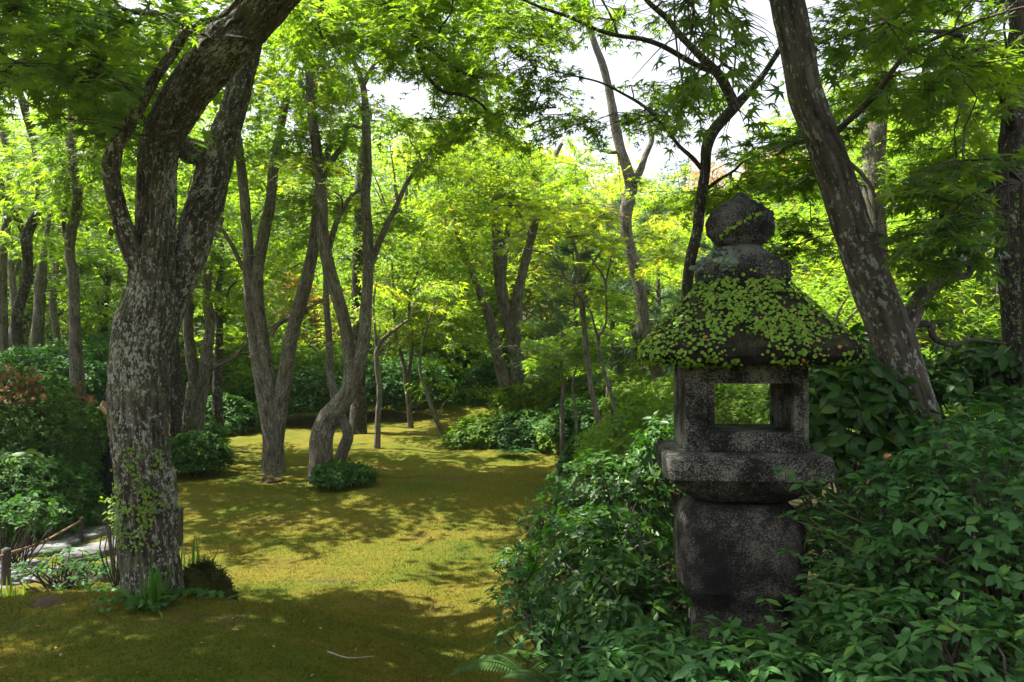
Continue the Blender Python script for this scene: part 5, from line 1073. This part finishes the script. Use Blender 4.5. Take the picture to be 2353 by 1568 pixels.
shrub('glossy_shrub', 'bright glossy shrub filling the gap behind the lantern platform', (X(1560, 4.6), 4.6, .95), (.32, .35, .33), OVN, 'ovn', .06, L_GLOSS, 324, 5, 200, GG, seed=85, lump=.3, up=.45, inner=.5, stems=40, rest=OV1)
for i, (px, D, zc, r_, lb) in enumerate([(1215, 4.6, .22, .2, 'low leafy clump at the moss edge, nearest the bottom fern'), (1200, 5.4, .2, .18, 'low leafy clump at the moss edge under the arching sprays'), (1262, 3.75, .3, .2, 'low leafy clump between the whorled shrub and the moss'), (1255, 6.4, .26, .22, 'low leafy clump at the moss edge halfway to the mossy boulder'), (1290, 7.6, .3, .25, 'low leafy clump at the moss edge just before the mossy boulder')]):
    shrub('ground_shrub', lb, (X(px, D), D, zc + .02), (r_ * 1.1, r_ * 1.3, .17), OVN, 'ovn', .05, L_GLOSS if i % 2 else L_SOFT, 110, 5, 100, 'low clumps along the edge of the moss', seed=150 + i, lump=.45, up=.6, inner=.3, stems=24, rest=OV1)
# front: low shrub with whorls of narrow leaves
GF = 'low shrubs with whorled leaves in the foreground'
for i, (px, D, zc, rx, ry, rz, lb) in enumerate([(1490, 2.5, .55, .26, .3, .2, 'low whorled shrub in front, left of the lantern foot'), (1700, 2.35, .59, .32, .3, .2, 'low whorled shrub at the bottom right under the lantern'), (1960, 2.2, .58, .3, .3, .2, 'low whorled shrub in front, right of the lantern foot')]):
    shrub('low_shrub', lb, (X(px, D), D, zc), (rx, ry, rz), OVN, 'ovs', .058, L_SOFT, 330, 7, 300, GF, seed=90 + i, lump=.25, up=.8, inner=.5, stems=30, spread=.35, droop=.25, rest=OV1)
# right: enkianthus mass
GE = 'soft green leafy bushes filling the lower right'
ENK = oval(.5, .04, .12, 2)
for i, (px, D, zc, rx, ry, rz, lb) in enumerate([(2080, 2.95, .9, .36, .4, .38, 'soft green bush reaching over the right side of the lantern'), (2290, 2.7, 1.02, .4, .4, .4, 'soft green bush at the right edge, highest of the lower right'), (2170, 2.3, .62, .4, .35, .3, 'soft green bush at the bottom right corner'), (2380, 3.6, 1.08, .45, .45, .38, 'soft green bush farther back at the right edge'), (1990, 2.7, .62, .22, .3, .26, 'darker bush right of the lantern column')]):
    shrub('leafy_bush', lb, (X(px, D), D, zc), (rx, ry, rz), ENK, 'enk', .052, L_SOFT, 560, 5, 300, GE, seed=100 + i, lump=.3, up=.75, inner=.45, stems=70, spread=.25, droop=.2, stem_mat=B_TWIG, rest=OV1)
# arching sprays of the bush crossing the lantern platform
def sprays():
    b = P(2120, 1250, 2.8); root = empty('leafy_sprays', (b[0], b[1], Hs(b[0], b[1])), 'thin arching green sprays crossing the lantern platform and column', 'shrub'); O = np.array(root.location); mb = MB(); A = [[], [], [], []]
    for pts in ([(2080, 1240), (1980, 1200), (1880, 1150), (1830, 1100), (1795, 1080)], [(2000, 1190), (1930, 1150), (1880, 1110), (1868, 1085)], [(2060, 1280), (1950, 1240), (1850, 1205), (1800, 1180)], [(2060, 1360), (1950, 1310), (1870, 1290), (1795, 1260)], [(2080, 1440), (1960, 1400), (1860, 1385), (1800, 1370)], [(2100, 1330), (2000, 1290), (1920, 1240), (1860, 1190)], [(1850, 1480), (1790, 1440), (1770, 1390), (1755, 1375)], [(2120, 1400), (2000, 1360), (1900, 1340), (1850, 1320)]):
        D = RNG.uniform(2.35, 2.6); q = [(*P(x_, y_, D + .3 * (1 - i / (len(pts) - 1))), .004 - .0026 * i / (len(pts) - 1)) for i, (x_, y_) in enumerate(pts)]
        c = tube(mb, q, 5, .03, cap=False)
        for j in range(int(len(c) * .3), len(c), 3):
            for h in range(5 if j > len(c) - 4 else 3):
                a = RNG.uniform(0, 6.28); A[0].append(c[j]); A[1].append((math.cos(a), math.sin(a) * .8, RNG.uniform(-.25, .35))); A[2].append((RNG.normal(0, .25), RNG.normal(0, .25), 1)); A[3].append(RNG.uniform(.03, .052))
    A = [np.array(a) for a in A]; leaves('leaves', 'enk', ENK, L_SOFT, A[0], A[1], A[2], A[3], root, O, 300); mb.build('stems', simple('green_stem', (.12, .14, .05), .6), root, O)
sprays()
# broad glossy leaves behind the bush
GA = 'broad glossy evergreens behind the soft bushes'
for i, (px, D, zc, rx, rz, lb) in enumerate([(1945, 4.1, 1.2, .36, .42, 'broad glossy evergreen right behind the lantern chamber'), (2270, 5.1, 1.42, .55, .3, 'broad glossy evergreen between leaning trunk and right edge'), (1960, 5.3, 1.35, .5, .4, 'broad glossy evergreen farther back beside the lantern roof edge')]):
    shrub('evergreen_shrub', lb, (X(px, D), D, zc), (rx, rx, rz), OVB, 'ovb', .1, L_GLOSS, 300, 5, 300 if i < 2 else 0, GA, seed=120 + i, lump=.25, up=.5, inner=.5, stems=24, spread=.5, droop=.35)
fl = MB(); V, Q, T3 = None, None, None
def ball(mb, c, r, sc=(1, 1, 1), n=12):
    a = np.array([(c[0] + r * sc[0] * math.cos(p) * math.cos(t), c[1] + r * sc[1] * math.cos(p) * math.sin(t), c[2] + r * sc[2] * math.sin(p)) for p in np.linspace(-1.55, 1.55, 8) for t in np.linspace(0, 6.283, n, endpoint=False)])
    i = np.arange(7)[:, None] * n; j = np.arange(n)[None]; k = (j + 1) % n; mb.add(a, np.stack([i + j, i + k, i + n + k, i + n + j], -1).reshape(-1, 4))
c = P(2040, 1050, 3.7); ball(fl, c, .02, (1, 1, .9)); o = fl.build('fruit', petal(), None); tag(o, 'small yellow fruit among the broad leaves beside the lantern chamber', 'fruit')
# camellia leaves hanging from the ivy-specked trunk
def camellia():
    root = empty('camellia', (X(2345, 4.7), 4.7, Hs(X(2345, 4.7), 4.7)), 'camellia branches with round dark leaves hanging beside the ivy-specked trunk', 'shrub'); O = np.array(root.location); mb = MB(); A = [[], [], [], []]
    b0 = P(2350, 420, 4.4); tube(mb, [(*O, .03), (*(P(2360, 900, 4.6)), .025), (*b0, .02)], 8, .1, .1)
    for k in range(34):
        e = P(RNG.uniform(2080, 2290), RNG.uniform(420, 690), RNG.uniform(3.8, 4.6)); m_ = P(RNG.uniform(2180, 2320), RNG.uniform(360, 470), 4.3); c = tube(mb, [(*b0, .008), (*m_, .005), (*((m_ + e) / 2 + RNG.normal(0, .03, 3)), .004), (*e, .0015)], 5, .04, cap=False)
        for j in range(int(len(c) * .55), len(c)):
            if RNG.rand() < .6: a = RNG.uniform(0, 6.28); A[0].append(c[j]); A[1].append((math.cos(a) * .7, math.sin(a) * .7, RNG.uniform(-1.2, -.1))); A[2].append((RNG.normal(0, .5), RNG.normal(-.5, .5), .8)); A[3].append(RNG.uniform(.05, .09))
    A = [np.array(a) for a in A]; leaves('leaves', 'ovb', OVB, L_GLOSS, A[0], A[1], A[2], A[3], root, O, 300); mb.build('stems', B_TWIG, root, O, attr=True)
camellia()
# shrubs far right floor fill
# creeper on the trunks
def trunk_creeper(label, rows, D, n, seed, rpx):
    root = empty('creeper', P(rows[0][0], rows[-1][1], D), label, 'plant'); O = np.array(root.location); p = []; nn = []
    while len(p) < n:
        x_, y_, sx_, sy_ = rows[RNG.randint(len(rows))]; px = RNG.normal(x_, sx_); py = RNG.normal(y_, sy_); ctr = P(rpx(py)[0], py, D); R = rpx(py)[1] / F * D / 2
        q = P(px, py, D)[0] - ctr[0]
        if abs(q) > R * .93: continue
        yy_ = -math.sqrt(R * R - q * q) - .008; p.append(ctr + np.array([q, yy_, 0])); nn.append((q / R, yy_ / R, .25))
    p = np.array(p); nn = nrm(np.array(nn) + RNG.normal(0, .3, (n, 3))); d = nrm(np.cross(nn, RNG.normal(0, 1, (n, 3)))); size = RNG.uniform(.009, .02, n)
    leaves('leaves', 'disc', DISC, L_CREEP, p - d * size[:, None] * .5, d, nn, size, root, O, 300)
def main_r(py): return np.interp(py, [960, 1040, 1120, 1200, 1280, 1350], [318, 325, 335, 342, 345, 352]), np.interp(py, [960, 1040, 1120, 1200, 1280], [150, 150, 150, 152, 148])
trunk_creeper('round-leaved creeper in patches low on the big lichened trunk', [(335, 1040, 14, 22), (350, 1080, 8, 22), (300, 1130, 10, 26), (310, 1160, 12, 30), (345, 1160, 25, 6), (375, 1150, 16, 8), (365, 1190, 10, 14), (330, 1215, 26, 5), (375, 1120, 14, 8), (300, 1210, 6, 30), (340, 1240, 30, 4), (385, 1060, 6, 20)], 4.6, 430, 1, main_r)
trunk_creeper('pale round-leaved creeper climbing the ivy-specked trunk at the right edge', [(2325, 480, 12, 40), (2320, 560, 10, 50), (2335, 740, 14, 70), (2345, 640, 10, 60)], 4.9, 220, 2, lambda py: (np.interp(py, [300, 430, 520, 600, 700, 900], [2330, 2318, 2318, 2325, 2338, 2346]), 74))
# plants at the foot of the big trunk
def tufted(name, label, px, D, n, size, mat, tpl, key, spread_=.12, cat='plant', elev=(.4, 1.4), z=0.0):
    x = X(px, D); root = empty(name, (x, D, Hs(x, D)), label, cat); a = RNG.uniform(0, 6.28, n); e = RNG.uniform(*elev, n); d = np.stack([np.cos(a) * np.cos(e), np.sin(a) * np.cos(e), np.sin(e)], 1)
    p = np.stack([x + RNG.normal(0, spread_, n), D + RNG.normal(0, spread_ * .6, n), 0 * a], 1); p[:, 2] = H(p[:, 0], p[:, 1]) + z
    nn = nrm(np.cross(d, np.stack([-np.sin(a), np.cos(a), 0 * a], 1)) * -1 + RNG.normal(0, .15, (n, 3))); nn[:, 2] = abs(nn[:, 2])
    leaves('leaves', key, tpl, mat, p, d, nn, size * RNG.uniform(.6, 1.2, n), root, np.array(root.location), min(n, 120)); return root
BLADE = oval(.1, .02, .35, 3); HEART = oval(.8, .03, .15, 3)
tufted('fern', 'strappy fern clump at the foot of the big lichened trunk', 352, 4.28, 46, .2, L_GRASS, BLADE, 'blade', .05, elev=(.15, 1.3))
tufted('ground_ivy', 'heart-leaved weeds round the foot of the big lichened trunk', 330, 4.25, 130, .04, L_SOFT, HEART, 'heart', .12, elev=(.0, .9), z=.03)
tufted('ground_ivy', 'heart-leaved weeds right of the big trunk beside the mossy hump', 432, 4.5, 110, .045, L_SOFT, HEART, 'heart', .1, elev=(.0, .9), z=.02)
tufted('ground_ivy', 'pale weeds left of the big trunk over the boulder', 250, 4.9, 150, .035, L_SOFT, HEART, 'heart', .17, elev=(.0, .9), z=.05)
tufted('grass_tuft', 'dark grass tuft sprouting above the mossy hump', 445, 5.15, 16, .3, L_GRASS, oval(.06, .01, .3, 3), 'grassb', .03, elev=(.5, 1.3), z=.08)
tufted('grass_tuft', 'pale grass tuft at the bottom left edge beside the path', 20, 5.1, 40, .22, L_SHRUBL, oval(.06, .01, .3, 3), 'grassb', .06, elev=(.4, 1.3))
shrub('sapling_shrub', 'sprawling small-leaved shrub in front of the path stones', (X(160, 5.6), 5.6, .12), (.36, .22, .17), ENK, 'enk', .05, L_SOFT, 95, 4, 200, seed=140, up=.6, inner=.2, stems=60)
shrub('sapling_shrub', 'yellow-green sprig against the big trunk over the path', (X(275, 5.6), 5.6, .5), (.13, .12, .2), ENK, 'enk', .055, L_SHRUBL, 18, 4, 60, seed=141, up=.6, inner=.2, stems=22)
shrub('sapling_shrub', 'dark little shrub by the first rope fence post', (X(20, 6.5), 6.6, .3), (.4, .25, .2), ENK, 'enk', .055, L_SHRUB, 160, 4, 100, seed=142, up=.6, inner=.2, stems=30)
# ferns
def fern(label, px, py, D, fronds, L, az0, az1):
    b = P(px, py, D); z = max(b[2], Hs(b[0], D)); root = empty('fern', (b[0], D, z), label, 'fern')
    O = np.array(root.location)
    for k in range(fronds):
        a = az0 + (az1 - az0) * (k + RNG.rand() * .6) / fronds; l = L * RNG.uniform(.75, 1.1); n = 26; t = np.linspace(.08, 1, n); d = np.array([math.cos(a), math.sin(a), 0]); sd = np.array([-d[1], d[0], 0])
        c = d[None] * (l * t)[:, None] * .9 + np.array([0, 0, 1.])[None] * (l * (.75 * t - .75 * t ** 2))[:, None]; ln = l * .2 * np.sin(math.pi * (t * .86 + .1)); mb = MB()
        tube(mb, [(*p, .0025 * (1 - i / 30)) for i, p in enumerate(np.vstack([[0, 0, 0], c[::4]]))], 4, .05, cap=False)
        pos = np.vstack([c, c]); dr = np.vstack([np.repeat((sd + d * .35)[None], n, 0), np.repeat((-sd + d * .35)[None], n, 0)]); dr[:, 2] -= .12
        nn = np.repeat(np.array([[0, 0, 1.]]), 2 * n, 0) + RNG.normal(0, .1, (2 * n, 3)); scatter(mb, (RH[0] * np.array([.5, 1, 1]), RH[1]), pos, nrm(dr), nn, np.concatenate([ln, ln]))
        o = mb.build('frond', L_FERN, root)
L_FERN = leaf_mat('fern_leaf', (.03, .09, .015), (.05, .12, .02), trans=(1.5, 1.8, .5), tw=.4)
fern('bright fern at the bottom edge beside the moss', 1205, 1555, 3.5, 8, .36, .4, 3.4)
fern('fern under the whorled shrub at the bottom centre', 1290, 1600, 3.1, 6, .3, .3, 2.8)
fern('fern behind the whorled shrubs right of the lantern foot', 1960, 1440, 2.75, 5, .3, 2.0, 4.0)
fern('small yellow-green fern growing in the shrub bank', 1180, 1050, 11.6, 7, .5, 3.6, 6.0)
fern('fern left of the path at the bottom left edge', 30, 1420, 5.3, 6, .25, 0, 6.2)
# litter on the moss
def litter():
    n = 260; y = 2.9 + 8 * RNG.rand(n) ** 1.5; x = RNG.uniform(-.6, .05, n) * y; k = (x > path_x(y) + 1); x, y = x[k], y[k]; n = len(x)
    mb = MB(); scatter(mb, OV1, np.stack([x, y, H(x, y) + .012], 1), np.stack([RNG.normal(0, 1, n), RNG.normal(0, 1, n), RNG.normal(0, .15, n)], 1), np.stack([RNG.normal(0, .2, n), RNG.normal(0, .2, n), np.ones(n)], 1), RNG.uniform(.012, .03, n))
    o = mb.build('fallen_leaves', leaf_mat('dry_leaf', (.2, .13, .05), (.4, .34, .2), tw=.2)); o['kind'] = 'stuff'
    mb = MB(); tube(mb, [(*(P(752, 1497, 3.72)), .004), (*(P(800, 1512, 3.68)), .003), (*(P(860, 1508, 3.7)), .002)], 6, .05)
    tag(mb.build('dry_twig', simple('dry_wood', (.3, .27, .2), .9), attr=True), 'thin pale dry twig lying on the moss near the bottom', 'twig')
litter()
print('TRIS', TRI[0], 'objects', len(bpy.data.objects))

# ------------------------------------------------------------------ thin summer haze
def haze():
    m = bpy.data.materials.new('haze'); m.use_nodes = True; t = m.node_tree; t.nodes.clear(); v = t.nodes.new('ShaderNodeVolumePrincipled'); v.inputs['Color'].default_value = (.92, .97, 1, 1); v.inputs['Density'].default_value = .0005; v.inputs['Anisotropy'].default_value = .3
    o_ = t.nodes.new('ShaderNodeOutputMaterial'); t.links.new(v.outputs[0], o_.inputs['Volume'])
    V = np.array([(x, y, z) for x in (-72, 72) for y in (-22, 112) for z in (-2, 24)], float); Q = np.array([(0, 1, 3, 2), (4, 6, 7, 5), (0, 4, 5, 1), (2, 3, 7, 6), (0, 2, 6, 4), (1, 5, 7, 3)])
    o = link('haze', mesh_np('haze', V, [Q], m, False)); o['kind'] = 'stuff'
haze()
